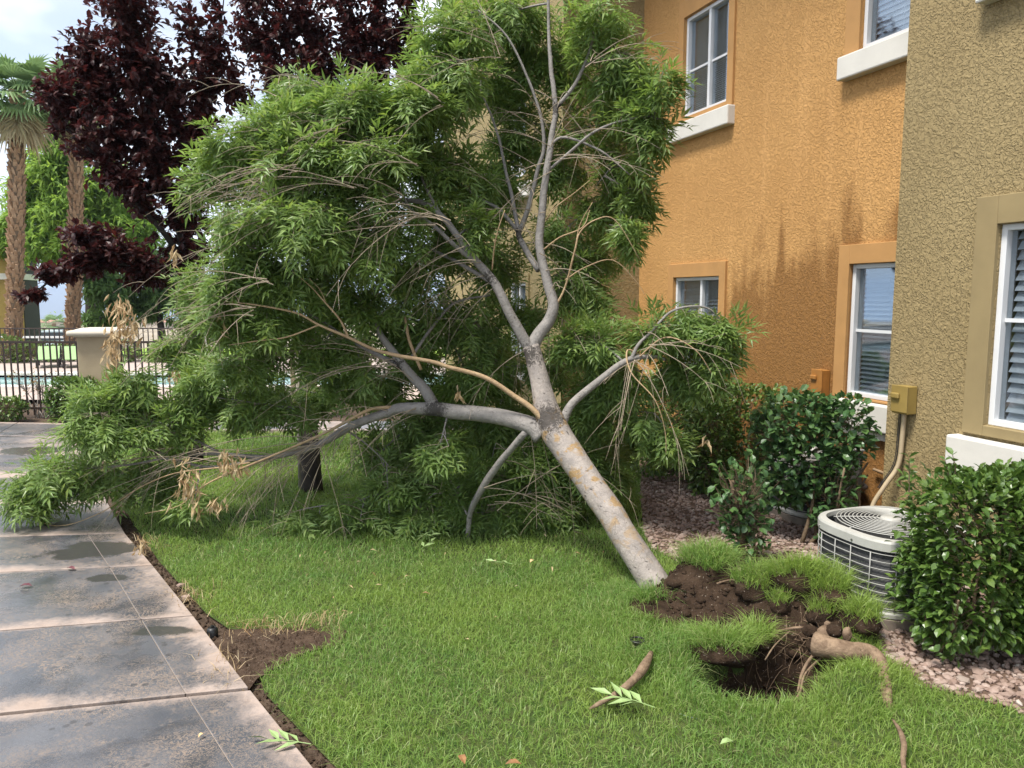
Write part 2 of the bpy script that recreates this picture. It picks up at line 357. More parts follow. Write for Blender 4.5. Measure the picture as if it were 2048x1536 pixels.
damp = b.rng(b.noise(1.5, 5, .62, .6), .50, .60); wcol = b.mix(b.math('MULTIPLY', damp, .6), wcol, (.042, .043, .047)); wcol = b.mix(blot, wcol, (.235, .18, .14))
ring = b.n('ShaderNodeTexVoronoi'); ring.inputs['Scale'].default_value = 15; b.l(b.pos(), ring.inputs['Vector'])
rr = b.math('MULTIPLY', b.rng(ring.outputs['Distance'], .26, .20), b.rng(b.noise(3.2, 3), .50, .58))
wcol = b.mix(b.math('MULTIPLY', rr, .75), wcol, (.06, .058, .06))
px_, py_, pz_ = b.xyz(); pud = None
for (cx_, cy_, rx_, ry_) in [(gnd(185, 1107)[0], gnd(185, 1107)[1], .30, .17), (gnd(225, 1163)[0], gnd(225, 1163)[1], .14, .06), (gnd(30, 1045)[0], gnd(30, 1045)[1], .34, .16), (gnd(330, 1268)[0], gnd(330, 1268)[1], .16, .06), (gnd(60, 905)[0], gnd(60, 905)[1], .4, .2)]:
    d2 = b.math('SQRT', b.math('ADD', b.math('POWER', b.math('DIVIDE', b.math('SUBTRACT', px_, cx_), rx_), 2), b.math('POWER', b.math('DIVIDE', b.math('SUBTRACT', py_, cy_), ry_), 2)))
    k_ = b.rng(b.math('ADD', d2, b.math('MULTIPLY', b.math('SUBTRACT', b.noise(3.6, 5, .65), .5), 2.4)), 1.1, .85); pud = k_ if pud is None else b.math('MAXIMUM', pud, k_)
b.col(b.mix(b.math('MULTIPLY', pud, .9), b.mix(wet, dry, wcol), (.05, .05, .046))).spec(.5)
rgh = b.math('ADD', b.rng(b.math('ADD', wet, b.math('MULTIPLY', damp, .4)), 0, 1.4, .60, .12), b.math('MULTIPLY', blot, .3)); b.rough(b.math('ADD', b.math('MULTIPLY', rgh, b.math('SUBTRACT', 1.0, pud)), .03))
b.bump(b.math('ADD', b.noise(60, 4, .7), b.math('MULTIPLY', b.noise(18, 3), .8)), .0022, .6); M['path_concrete'] = b.m
plain('joint_dark', (.05, .045, .042), .6, .3, 20)
plain('score_tan', (.25, .205, .17), .7, .2, 20)
b = NB('puddle_water'); b.col(b.mix(b.noise(9, 4), (.035, .035, .03), (.06, .056, .05))).rough(.03).spec(.5).bump(b.noise(6, 2), .002, .1); M['puddle_water'] = b.m
b = NB('pool_water'); b.col(b.mix(b.rng(b.noise(1.2, 3, .5, stretch=(1, 5, 1)), .35, .65), (.16, .36, .38), (.38, .55, .55))).rough(.08).spec(.5).bump(b.noise(5, 2), .02, .3); M['pool_water'] = b.m
leafmat('far_grass', [(.22, .34, .05), (.25, .37, .06)], 0, .9, .1)

# ------------------------------------------------------------------ leaf templates (x along the leaf, z its upper face)
def leaflet(l, wd, fold=.25, curl=.15):
    m = .42 * l
    return np.array([(0, 0, 0), (m, wd / 2, fold * wd), (m * 1.02, 0, 0), (m, -wd / 2, fold * wd), (l, 0, -curl * l)], float), np.array([(0, 2, 1), (0, 3, 2), (2, 4, 1), (2, 3, 4)])
def compound(seed):
    g = np.random.default_rng(seed); V = []; T = []; n = 0; Lr = .125
    def put(x, ang, l, tilt):
        nonlocal n
        v, t = leaflet(l, .0165 * g.uniform(.8, 1.2), .2, g.uniform(.05, .3))
        ca, sa = math.cos(ang), math.sin(ang); ct, st = math.cos(tilt), math.sin(tilt)
        v = v @ np.array([[ct, 0, -st], [0, 1, 0], [st, 0, ct]]).T
        v = v @ np.array([[ca, -sa, 0], [sa, ca, 0], [0, 0, 1]]).T
        V.append(v + (x, 0, -x * x * 1.6)); T.append(t + n); n += 5
    for x in (.3, .62, .92):
        for s in (-1, 1): put(x * Lr, s * rad(g.uniform(28, 58)), g.uniform(.066, .092), g.uniform(0, .5))
    put(Lr, rad(g.uniform(-12, 12)), g.uniform(.08, .1), g.uniform(.1, .4))
    V.append(np.array([(0, .0012, 0), (0, -.0012, 0), (Lr, 0, -Lr * Lr * 1.6)])); T.append(np.array([(0, 1, 2)]) + n)
    return np.vstack(V), np.vstack(T)
ASH = [compound(k) for k in range(6)]
def simple(l, wd, k): return [leaflet(l * (1 + .08 * j), wd, .15 + .12 * j, .05 + .1 * j) for j in range(k)]
def oval(l, wd, k):
    out = []
    for j in range(k):
        c = .05 + .09 * j
        out.append((np.array([(0, 0, 0), (.3 * l, .42 * wd, .10 * wd), (.3 * l, -.42 * wd, .10 * wd), (.65 * l, .46 * wd, .14 * wd - c * l * .3), (.65 * l, -.46 * wd, .14 * wd - c * l * .3), (l, 0, -c * l), (.5 * l, 0, -.02 * l)]),
                    np.array([(0, 6, 1), (0, 2, 6), (1, 6, 3), (2, 4, 6), (3, 6, 5), (4, 5, 6)])))
    return out
def frames(d, up):
    d = d / (np.linalg.norm(d, axis=1, keepdims=True) + 1e-9)
    b = np.cross(up, d); b /= np.linalg.norm(b, axis=1, keepdims=True) + 1e-9
    n = np.cross(d, b)
    return np.stack([d, b, n], -1)
def foliage(temps, P, Dv, U, sc, mat, parent, part_name='leaf', stuff_name='foliage', nparts=0, rng=R):
    """places every leaf; the nparts that show largest become parts of their own, the rest one mesh"""
    n = len(P); Fr = frames(Dv, U); kind = rng.integers(0, len(temps), n)
    own = np.zeros(n, bool)
    if nparts:
        x, y, d = proj(P); ok = (d > .3) & (x > 10) & (x < 2038) & (y > 10) & (y < 1526)
        s = np.where(ok, sc / np.maximum(d, .1), 0); idx = np.argsort(-s)[:nparts]; own[idx] = True
        mesh = [npmesh(part_name, V, T, mat) for V, T in temps]
        for i in np.nonzero(own)[0]:
            o = link(part_name, mesh[kind[i]], parent); m = Matrix.Identity(4)
            A = Fr[i] * sc[i]
            for r_ in range(3):
                for c_ in range(3): m[r_][c_] = A[r_, c_]
                m[r_][3] = P[i, r_]
            o.matrix_basis = m
    VV = []; TT = []; off = 0
    for k, (V, T) in enumerate(temps):
        ix = np.nonzero((kind == k) & ~own)[0]
        if not len(ix): continue
        W_ = np.einsum('nij,vj->nvi', Fr[ix] * sc[ix, None, None], V) + P[ix, None, :]
        VV.append(W_.reshape(-1, 3)); TT.append((T[None] + (np.arange(len(ix)) * len(V))[:, None, None]).reshape(-1, 3) + off); off += len(ix) * len(V)
    o = link(stuff_name, npmesh(stuff_name, np.vstack(VV), np.vstack(TT), mat), parent); o['kind'] = 'stuff'
    return o
def unit(a): return a / (np.linalg.norm(a, axis=-1, keepdims=True) + 1e-9)
def rdir(n, rng=R): return unit(rng.normal(size=(n, 3)))
class Grower:
    """grows twigs from a set of limb points out into foliage clumps and hangs leaves on them"""
    def __init__(s, anchors, seed): s.A = np.array(anchors, float); s.rng = np.random.default_rng(seed); s.tw = MB(); s.br = MB(); s.P = []; s.D = []; s.U = []; s.S = []
    def arc(s, a, b, arch, n=6, wob=.03):
        L_ = np.linalg.norm(b - a); t = np.linspace(0, 1, n)[:, None]
        c = (a + b) / 2 + np.array((0, 0, arch * L_)) + s.rng.normal(0, wob * L_, 3)
        return (1 - t) ** 2 * a + 2 * t * (1 - t) * c + t * t * b
    def clump(s, c, r, ntw, nl, arch=.18, droop=.5, lsc=1.0, tr=.0035, br=.011, lspread=.5, sub=True, up=0.0, maxlen=.9):
        c = np.array(c); r = np.array(r); rg = s.rng
        i = np.argmin(np.linalg.norm(s.A - c, axis=1)); loc = [s.A]
        if sub and np.linalg.norm(s.A[i] - c) > .15:
            q = s.arc(s.A[i], c, arch * .6, 8); s.br.tube(q, np.linspace(br, br * .35, 8), 5); loc.append(q[2:]); s.A = np.vstack([s.A, q[2:]])
            for k in range(2):
                e = c + rg.normal(0, .5, 3) * r; q2 = s.arc(q[4 + k], e, arch * .5, 6); s.br.tube(q2, np.linspace(br * .5, br * .22, 6), 5); s.A = np.vstack([s.A, q2[1:]])
        for k in range(ntw):
            d = unit(rg.normal(size=3)); p = c + d * r * rg.uniform(0, 1) ** .45
            if p[2] < .03: p[2] = .03 + rg.uniform(0, .06)
            pull = s.A + np.array((0, 0, up)); j = np.argsort(np.linalg.norm(pull - p, axis=1))[:4]; a = s.A[rg.choice(j)]
            if np.linalg.norm(p - a) > maxlen: a = p + unit(a - p) * maxlen
            q = s.arc(a, p, arch, 6, .06); s.tw.tube(q, np.linspace(tr, tr * .35, 6), 4, False)
            T = np.gradient(q, axis=0)
            f = np.linspace(.25, 1, nl) + rg.uniform(-.04, .04, nl); f = np.clip(f, 0, 1) * 5; i0 = np.minimum(f.astype(int), 4); fr = (f - i0)[:, None]
            P = q[i0] * (1 - fr) + q[i0 + 1] * fr; t = unit(T[i0])
            D = unit(t * .55 + rdir(nl, rg) * lspread + np.array((0, 0, -droop)) * rg.uniform(.4, 1.2, (nl, 1)))
            s.P.append(P); s.D.append(D); s.U.append(unit(rdir(nl, rg) * .45 + (0, 0, 1.0) + d * .35)); s.S.append(lsc * rg.uniform(.75, 1.2, nl))
    def leaves(s): return np.vstack(s.P), np.vstack(s.D), np.vstack(s.U), np.concatenate(s.S)
def limbs(data, mb, sides=10, sub=4, anchors=None, knob=.0):
    for row in data:
        P = np.array([at(x, y, Y) for x, y, Y, d in row]); r = np.array([d / 2 / FPX * Y for x, y, Y, d in row])
        Q = spline(np.column_stack([P, r]), sub); rr = np.maximum(Q[:, 3], .0012)
        if knob:
            rr = rr * (1 + knob * vnoise(Q[:, :3] * 6, 3)); jj = np.column_stack([vnoise(Q[:, :3] * 7 + k_, 5 + k_, 2) for k_ in range(3)]) * np.minimum(rr * .45, .006)[:, None]; Q[:, :3] += jj
        mb.tube(Q[:, :3], rr, sides)
        if anchors is not None: anchors.extend(list(Q[:, :3]))
# ------------------------------------------------------------------ ground, lawn, path
ECX, ECY, ERX, ERY = 1.15, 3.82, .85, .90            # the torn-up ground round the roots
def ell(a0, a1, n=28, k=1.0): return [(ECX + ERX * k * math.cos(a), ECY + ERY * k * math.sin(a)) for a in np.linspace(rad(a0), rad(a1), n)]
TER = [(-30, -.03), (22, -.03), (40, -1.6), (100, -4.5), (600, -22), (3000, -100), (6200, -190)]
def terz(Y): return np.interp(Y, [t[0] for t in TER], [t[1] for t in TER])
tag(flatpoly('ground', [[(-60, -12), (60, -12), (60, 22), (-60, 22)], ell(0, 360, 49)[:-1][::-1]], -.03, M['ground_soil']), 'brown soil ground under the lawn and beds', 'ground', kind='structure')
ys = [22, 26, 30, 34, 40, 55, 75, 100, 200, 400, 600, 1200, 2000, 3000, 4500, 6200]; mb = MB()
Vt = np.array([(sx * (60 + y * .9), y, terz(y)) for y in ys for sx in (-1, 1)])
mb.add(Vt, [(2 * i, 2 * i + 1, 2 * i + 3, 2 * i + 2) for i in range(len(ys) - 1)])
tag(mb.build('terrain', M['desert']), 'pale desert valley falling away beyond the pool', 'terrain', kind='structure')
g = [(-24, 25.5), (-4, 25.5), (2, 34), (6, 55), (-30, 62), (-34, 40)]
o = link('golf_green', npmesh('golf_green', [(x, y, terz(y) + .05 + .01 * i) for i, (x, y) in enumerate(g)], [np.array([(0, 1, 2), (0, 2, 5), (2, 3, 5), (3, 4, 5)])], M['far_grass']))
tag(o, 'bright mown green field beyond the pool fence', 'field', kind='structure')
# path slabs: points along the right-hand edge and the direction of each joint
RJ = [(-.56, 2.42), (-1.16, 3.22), (-1.73, 4.0)] + [tuple(gnd(*p)[:2]) for p in ((305, 1136), (250, 1072), (214, 1008), (186, 950), (170, 905))]
JD = [(-.978, -.21), (-.978, -.21), (-.979, -.202), (-.99, -.14), (-.995, -.09), (-1, -.03), (-1, .03), (-1, .06)]
GAP = [.012, .016, .007, .006, .006, .006, .006, .006]
path = empty('path', (0, 0, 0)); tag(path, 'wet grey and tan concrete path beside the lawn', 'path', kind='structure')
PW = 1.50
def slab(A, B, dA, dB, g0, g1, cuts, name='slab', z=.02):
    A, B, dA, dB = [np.array(q, float) for q in (A, B, dA, dB)]; al = B - A; Ln = np.linalg.norm(al); al /= Ln
    V = []; uv = []; F = []; n = 0
    for (u0, u1) in cuts:
        c = [A + dA * u0 + al * g0, A + dA * u1 + al * g0, B + dB * u1 - al * g1, B + dB * u0 - al * g1]
        for zz in (z, z - .09):
            for (p, (uu, vv)) in zip(c, ((u0, 0), (u1, 0), (u1, Ln), (u0, Ln))):
                V.append((p[0], p[1], zz)); uv.append((min(uu, PW - uu) if PW > uu else .3, vv))
        F += [(n, n + 3, n + 2, n + 1)] + [(n + i, n + (i + 1) % 4, n + 4 + (i + 1) % 4, n + 4 + i) for i in range(4)]; n += 8
    o = link(name, npmesh(name, V, np.array(F), M['path_concrete'], uv=uv), path)
    bv = o.modifiers.new('bevel', 'BEVEL'); bv.width = .003; bv.segments = 2; bv.limit_method = 'ANGLE'
    return o
for i in range(len(RJ) - 1):
    slab(RJ[i], RJ[i + 1], JD[i], JD[i + 1], GAP[i], GAP[i + 1], [(0, .257), (.260, 1.245), (1.248, PW), (PW + .01, 3.2)])
for i in range(len(RJ) - 1):
    A_, B_, d0, d1 = [np.array(q_ + (0,)) for q_ in (RJ[i], RJ[i + 1], JD[i], JD[i + 1])]
    for u_ in (.2585, 1.2465):
        a_, b_ = A_ + d0 * u_, B_ + d1 * u_; e_ = np.array((.0017, .0003, 0)); al = unit(b_ - a_) * .016 if False else (b_ - a_) / np.linalg.norm(b_ - a_) * .016; a_, b_ = a_ + al, b_ - al
        link('score_line', npmesh('score_line', [(*(a_ - e_)[:2], .0188), (*(a_ + e_)[:2], .0188), (*(b_ + e_)[:2], .0188), (*(b_ - e_)[:2], .0188)], np.array([(0, 1, 2, 3)]), M['score_tan']), path)
# slabs of the wider paving where the path meets the pool walk
E_ = [RJ[-1], (-5.15, 9.2), (-5.5, 10.2)]
for (A, B, cuts) in ((E_[0], E_[1], [(0, 1.9), (1.91, 3.6), (3.61, 7)]), (E_[1], E_[2], [(0, 1.2), (1.21, 4.0), (4.01, 7.5)])):
    slab(A, B, (-1, .06), (-1, .1), .006, .006, cuts, 'slab')
for k in range(7):
    x0 = -5.5 + k * 1.6
    slab((x0 + 1.59, 9.75 - .03 * k), (x0 + 1.59, 10.45 - .03 * k), (-1, .02), (-1, .02), .005, .005, [(0, 1.58)], 'slab')
jb = flatpoly('joint_bed', [[(.1, 1.5), RJ[0], RJ[2], RJ[4], RJ[6], RJ[7], (-5.15, 9.2), (-5.4, 9.7), (5.7, 9.6), (5.7, 10.2), (-13, 10.6), (-13, 6), (-7, 4), (-3, 1.5)]], -.022, M['joint_dark'], path)
# lawn
LB = [(-.47, 2.42), (-.645, 2.68), (-1.10, 3.24), (-1.22, 3.50), (-1.22, 3.62), (-.98, 3.66), (-.92, 3.82), (-1.16, 3.86), (-1.50, 3.90), (-1.70, 4.10), (-2.35, 4.95), (-2.92, 5.77), (-3.75, 7.1), (-4.55, 8.4), (-4.95, 9.2), (-5.3, 9.72)]
GB = [(1.75, 9.6), (1.35, 8.0), (1.14, 6.68), (.98, 5.6), (.97, 5.2)]
GE = [(2.13, 3.11), (2.5, 2.4), (2.8, 1.2)]
def brd(y): return np.interp(y, [3.0, 3.11, 3.3, 3.48, 3.7, 3.86, 4.66, 5.2], [2.25, 2.13, 1.88, 1.78, 1.80, 1.88, 1.46, .97])
lawn_poly = LB + GB + ell(87, 325, 40, .985) + GE + [(.3, 1.2)]
o = flatpoly('lawn', [lawn_poly], -.012, M['lawn_base']); tag(o, 'green lawn between the path and the gravel bed', 'lawn', kind='structure')
grav_poly = [(5, 9.6)] + GB + ell(87, -35, 20, .985) + GE + [(6, 1.2)]
bed = flatpoly('gravel_bed', [grav_poly], -.008, M['soil_bed']); tag(bed, 'bed of reddish grey gravel along the building wall', 'gravel', kind='structure')
pts = [gnd(x, y)[:2] for x, y in ((432, 1300), (470, 1265), (560, 1262), (640, 1252), (668, 1268), (655, 1292), (600, 1302), (560, 1322), (520, 1345), (500, 1372), (470, 1345), (440, 1310))]
cpt = np.mean(pts, 0); pts = [cpt + (q_ - cpt) * 1.22 for q_ in pts]
o = flatpoly('soil_patch', [[tuple(p) for p in pts]], -.004, M['soil_patch']); tag(o, 'bare brown soil patch in the lawn beside the path', 'soil', kind='structure')

# ------------------------------------------------------------------ torn ground and root plate height field
def hfield(x, y):
    G = lambda cx, cy, sx, sy, a: a * np.exp(-((x - cx) / sx) ** 2 - ((y - cy) / sy) ** 2)
    P2 = np.column_stack([x, y]); nz = vnoise(P2 * 9, 1) * .018 + vnoise(P2 * 26, 2) * .008
    h = G(1.52, 3.95, .25, .13, .27) + G(1.70, 3.78, .15, .13, .16) + G(1.18, 4.16, .26, .17, .11) + G(1.10, 4.24, .20, .12, .08) + G(.96, 4.20, .15, .11, .10) + G(.95, 3.64, .26, .15, .035) + G(.80, 4.05, .22, .28, .03) + G(1.55, 3.26, .20, .13, .08)
    rh = np.sqrt(((x - 1.12) / .24) ** 2 + ((y - 3.36) / .18) ** 2); rh2 = np.sqrt(((x - 1.34) / .19) ** 2 + ((y - 3.50) / .17) ** 2)
    rr = np.minimum(rh, rh2) + vnoise(P2 * 12, 4) * .10
    k = 1 / (1 + np.exp((rr - 1) * 11)); depth = np.where(rh < rh2, .65, .28)
    r = np.sqrt(((x - ECX) / ERX) ** 2 + ((y - ECY) / ERY) ** 2); fade = np.clip((1 - r) / .22, 0, 1); fade = fade * fade * (3 - 2 * fade)
    h = h * (1 - k * .7) + nz * (.4 + 1.6 * np.clip(k + G(1.2, 4.1, .35, .25, 1), 0, 1)) - k * depth
    s = np.clip(k * 2.2, 0, 1) + G(1.12, 4.03, .36, .20, 1.7) + G(1.44, 3.74, .27, .11, 1.5) + G(.84, 4.12, .16, .14, 1.2) + G(1.10, 4.26, .2, .12, 1.2) + G(1.52, 3.46, .12, .06, .9)
    return h * fade - .012 + .016 * np.clip(fade * 3, 0, 1), s * fade + vnoise(P2 * 15, 6) * .12
tree = empty('fallen_tree', tuple(gnd(1325, 1190)))
tag(tree, 'uprooted grey-barked tree leaning over the lawn with green leafy crown', 'tree')
TI = np.array(tree.location)
def tpart(o):
    o.matrix_basis = Matrix.Translation(-tree.location) @ o.matrix_basis; return o
nx, ny = 132, 140; gx = np.linspace(ECX - ERX, ECX + ERX, nx); gy = np.linspace(ECY - ERY, ECY + ERY, ny)
X, Y = np.meshgrid(gx, gy, indexing='ij'); X = X.ravel(); Y = Y.ravel(); Hh, So = hfield(X, Y)
i, j = np.meshgrid(np.arange(nx - 1), np.arange(ny - 1), indexing='ij'); q = np.stack([i * ny + j, (i + 1) * ny + j, (i + 1) * ny + j + 1, i * ny + j + 1], -1).reshape(-1, 4)
cx, cyy = X[q].mean(1), Y[q].mean(1); inside = ((cx - ECX) / ERX) ** 2 + ((cyy - ECY) / ERY) ** 2 < .99
q = q[inside]; mi = (So[q].mean(1) < .5).astype(int); mi[X[q].mean(1) > brd(Y[q].mean(1)) + .03] = 2
ov = 1.0
o = link('root_plate', npmesh('root_plate', np.column_stack([X + vnoise(np.column_stack([X, Y, Hh]) * 14, 9) * .012, Y + vnoise(np.column_stack([X, Y, Hh]) * 14, 10) * .02, Hh]), q, [M['soil_dark'], M['lawn_base'], M['soil_bed']], True, mi), tree)
tpart(o); o['label'] = 'heaved soil and torn turf round the pulled-up roots'
# turf clods and lumps of soil
def clod(c, r, seed, mat, name, n=3):
    import bmesh
    bm = bmesh.new(); bmesh.ops.create_icosphere(bm, subdivisions=n, radius=1)
    V = np.array([v.co for v in bm.verts]); k = 1 + .24 * vnoise(V * 1.6 + seed, seed) + .16 * vnoise(V * 5, seed + 1) + .07 * vnoise(V * 14, seed + 2)
    V = V * k[:, None] * np.array(r) + np.array(c); F = np.array([[v.index for v in f.verts] for f in bm.faces]); bm.free()
    return tpart(link(name, npmesh(name, V, F, mat, True), tree)), V
CL = np.array((1.14, 4.28, .135)); CLODS = []
for k, (c_, r_) in enumerate([((1.13, 4.27, .165), (.18, .12, .10)), ((1.32, 3.99, .17), (.12, .09, .085)), ((1.50, 3.92, .245), (.13, .09, .08)), ((1.66, 3.84, .20), (.11, .10, .08)), ((1.75, 3.70, .12), (.08, .10, .07)), ((1.40, 3.86, .13), (.06, .05, .05)), ((1.58, 3.76, .12), (.07, .05, .05)), ((1.02, 3.55, .025), (.15, .08, .06)), ((1.20, 3.66, .03), (.09, .07, .05)), ((.80, 4.16, .02), (.09, .07, .045))]):
    o_, v_ = clod(c_, r_, 3 + k, M['soil_dark'], 'turf_clod'); CLODS.append((np.array(c_), np.array(r_), v_))
for k in range(16):
    x_, y_ = R.uniform(.9, 1.6), R.uniform(3.62, 4.25); h_, s_ = hfield(np.array([x_]), np.array([y_])); q_ = R.uniform(.015, .04)
    if s_[0] > .6: clod((x_, y_, h_[0] + q_ * .3), (q_ * 1.3, q_, q_ * .8), 40 + k, M['soil_dark'], 'soil_lump', 2)
lumps = MB()
for k in range(900):
    x = R.uniform(.75, 1.65); y = R.uniform(3.3, 4.4); h, s_ = hfield(np.array([x]), np.array([y]))
    if s_[0] < .55: continue
    sc_ = R.uniform(.005, .020); V = np.array([(1, 0, 0), (-1, 0, 0), (0, 1, 0), (0, -1, 0), (0, 0, 1), (0, 0, -1)], float) * R.uniform(.6, 1.2, (6, 3)) * sc_
    lumps.add(V + (x, y, h[0] + sc_ * .3), t=[(0, 2, 4), (2, 1, 4), (1, 3, 4), (3, 0, 4), (2, 0, 5), (1, 2, 5), (3, 1, 5), (0, 3, 5)])
o = tpart(lumps.build('soil_crumbs', M['soil_dark'], tree)); o['kind'] = 'stuff'

# ------------------------------------------------------------------ apartment building
BC, BD, BN = np.array((2.55, 5.18, 0)), np.array((-.330, .944, 0)), np.array((-.944, -.330, 0))
def W(s, off, z): return BC + BD * s + BN * off + np.array((0, 0, z))
BM = np.array([BD, BN, (0, 0, 1)]).T      # columns: along, out, up
bld = empty('apartment_building', (0, 0, 0)); tag(bld, 'two-storey stucco apartment building in orange and olive with white sills', 'building')
def wbox(mb, s0, s1, o0, o1, z0, z1): return mb.box(W((s0 + s1) / 2, (o0 + o1) / 2, (z0 + z1) / 2), (abs(s1 - s0), abs(o1 - o0), abs(z1 - z0)), BM)
def wall(name, mat, s0, s1, z0, z1, off, ops, th=.25):
    ss = sorted({s0, s1, *[v for o in ops for v in o[:2]]}); zs = sorted({z0, z1, *[v for o in ops for v in o[2:]]}); mb = MB()
    for a, b_ in zip(ss, ss[1:]):
        for c, d in zip(zs, zs[1:]):
            m = ((a + b_) / 2, (c + d) / 2)
            if any(o[0] < m[0] < o[1] and o[2] < m[1] < o[3] for o in ops): continue
            wbox(mb, a, b_, off - th, off, c, d)
    return mb.build(name, mat, bld)
ops = {'ol': (-1.98, -.74, .985, 2.145), 'ur': (-.3, .945, 3.63, 4.70), 'ul': (2.69, 3.505, 3.645, 4.68), 'll': (2.72, 3.60, .90, 1.93), 'lr': (-.3, .93, .935, 1.985)}
S1, PO = 4.43, .53
wall('wall', M['stucco_olive'], -6, 0, -.1, 7.5, 0, [ops['ol'], (-1.98, -.74, 3.6, 4.75)])
wall('wall', M['stucco_orange'], -.35, S1, -.1, 7.5, -.5, [ops['ur'], ops['ul'], ops['ll'], ops['lr']])
mb = MB(); wbox(mb, S1, S1 + .25, -.75, PO - .25, -.1, 7.5); mb.build('wall', M['stucco_olive'], bld)
wall('wall', M['stucco_yellow'], S1, 10, -.1, 7.5, PO, [(5.6, 6.3, 3.3, 4.3), (5.6, 6.3, .9, 1.9)])
mb = MB(); wbox(mb, S1 - .0, S1 + .004, PO - .25, PO - .002, -.1, 7.5); mb.build('wall', M['stucco_olive'], bld)
mb = MB(); wbox(mb, -6, 10, -3.2, -3.0, -.1, 7.5); wbox(mb, 9.8, 10, -3.0, PO - .26, -.1, 7.5); wbox(mb, -6, -5.8, -3, -.26, -.1, 7.5); mb.build('wall', M['stucco_olive'], bld)
mb = MB(); wbox(mb, -6.3, 10.3, -3.4, PO + .5, 7.5, 7.7); mb.build('roof', M['far_roof'], bld)
# dark rooms behind the windows
mb = MB(); wbox(mb, -5.5, 4.2, -1.4, -1.3, -.05, 7.4); wbox(mb, 4.9, 9.7, -1.0, -.9, -.05, 7.4); mb.build('room', M['room_dark'], bld)
def window(op, off, trimmat, slats, blind, muntin=None, mull=None, sill=None, sides=.12, top=.16, bottom=.06, sl_angle=60, ex=None, screen=None, joined=False):
    s0, s1, z0, z1 = op; f = .035
    mb = MB(); y0, y1 = off - .10, off - .015
    for a in ((s0, s0 + f, z0, z1), (s1 - f, s1, z0, z1), (s0 + f, s1 - f, z0, z0 + f), (s0 + f, s1 - f, z1 - f, z1)): wbox(mb, a[0], a[1], y0, y1, a[2], a[3])
    w_ = mb.build('window', M['vinyl_white'], bld, bevel=.003)
    # surround: flat band of smooth stucco set round the opening, a step proud of the wall
    mb = MB(); e0, e1 = (ex or (s0 - sides, s1 + sides)); t = .026
    for a in ((e0, s0 - .002, z0 - bottom, z1 + top), (s1 + .002, e1, z0 - bottom, z1 + top), (s0 - .002, s1 + .002, z1 + .002, z1 + top), (s0 - .002, s1 + .002, z0 - bottom, z0 - .002)):
        wbox(mb, a[0], a[1], off - .02, off + t, a[2], a[3])
    mb.build('surround', trimmat, w_, bevel=.004)
    mb = MB(); wbox(mb, s0 + f - .004, s1 - f + .004, off - .062, off - .056, z0 + f - .004, z1 - f + .004); mb.build('pane', M['pane_glass'], w_)
    if mull is not None:
        mb = MB(); wbox(mb, mull - .02, mull + .02, off - .085, off - .02, z0 + f + .001, z1 - f - .001); mb.build('mullion', M['vinyl_white'], w_, bevel=.003)
    if muntin is not None:
        mb = MB(); wbox(mb, s0 + f + .001, s1 - f - .001, off - .074, off - .044, muntin - .011, muntin + .011); mb.build('muntin', M['vinyl_white'], w_)
    if screen:
        mb = MB(); wbox(mb, screen[0], screen[1], off - .05, off - .047, z0 + f + .002, z1 - f - .002); mb.build('screen', M['screen_grey'], w_)
    n = slats; zs = np.linspace(z0 + f + .012, z1 - f - .02, n); a = -rad(sl_angle); pitch = zs[1] - zs[0]
    Rm = BM @ np.array([[1, 0, 0], [0, math.cos(a), -math.sin(a)], [0, math.sin(a), math.cos(a)]])
    mb = MB(); mb.box((0, 0, 0), (s1 - s0 - 2 * f - .012, pitch * 1.12, .003), Rm); me = None; big = MB()
    for z in zs:
        p = W((s0 + s1) / 2, off - .115, z)
        if joined: big.box(p, (s1 - s0 - 2 * f - .012, pitch * 1.12, .0015), Rm)
        elif me is None: o = mb.build('slat', blind, w_); o.location = p; me = o.data
        else: o = link('slat', me, w_); o.location = p
    if joined: o = big.build('blind', blind, w_); o['kind'] = 'stuff'
    mb = MB(); wbox(mb, s0 + .3 * (s1 - s0), s0 + .3 * (s1 - s0) + .003, off - .098, off - .095, z0 + .05, z1 - .05); wbox(mb, s0 + .75 * (s1 - s0), s0 + .75 * (s1 - s0) + .003, off - .098, off - .095, z0 + .05, z1 - .05); mb.build('blind_cord', blind, w_)
    if sill:
        a0, a1, b0, b1 = sill; mb = MB(); wbox(mb, a0, a1, off - .03, off + .085, b0, b1); o = mb.build('sill', M['sill_white'], w_, bevel=.012)
    return w_
window(ops['ol'], 0, M['trim_olive'], 19, M['blind_white'], 1.60, None, (-2.2, -.545, .70, .90), .14, .165, .065, 58, None, None)
window(ops['ur'], -.5, M['trim_orange'], 24, M['blind_white'], None, None, (-.35 + .01, 1.11, 3.43, 3.61), .15, .16, .02, 58, (-.34, 1.10))
window(ops['ul'], -.5, M['trim_orange'], 46, M['blind_white'], 4.13, 3.075, (2.57, 3.73, 3.40, 3.585), .10, .18, .055, 58, None, None, True)
window(ops['ll'], -.5, M['trim_orange'], 26, M['blind_white'], None, 3.10, (2.60, 3.70, .60, .80), .11, .15, .09, 58)
window(ops['lr'], -.5, M['trim_orange'], 27, M['blind_grey'], 1.46, None, (-.34, 1.02, .70, .91), .12, .155, .02, 58, (-.34, 1.05))
window((5.6, 6.3, 3.3, 4.3), PO, M['stucco_yellow'], 16, M['blind_white'], 3.8, 5.95, (5.4, 6.5, 3.0, 3.2), .1, .12, .05, 58, None, None, True)
window((5.6, 6.3, .9, 1.9), PO, M['stucco_yellow'], 16, M['blind_white'], 1.4, 5.95, (5.4, 6.5, .6, .8), .1, .12, .05, 58, None, None, True)
window((-1.98, -.74, 3.6, 4.75), 0, M['trim_olive'], 19, M['blind_white'], 4.2, None, (-2.2, -.545, 3.4, 3.58), .14, .165, .02, 58, None, None, True)
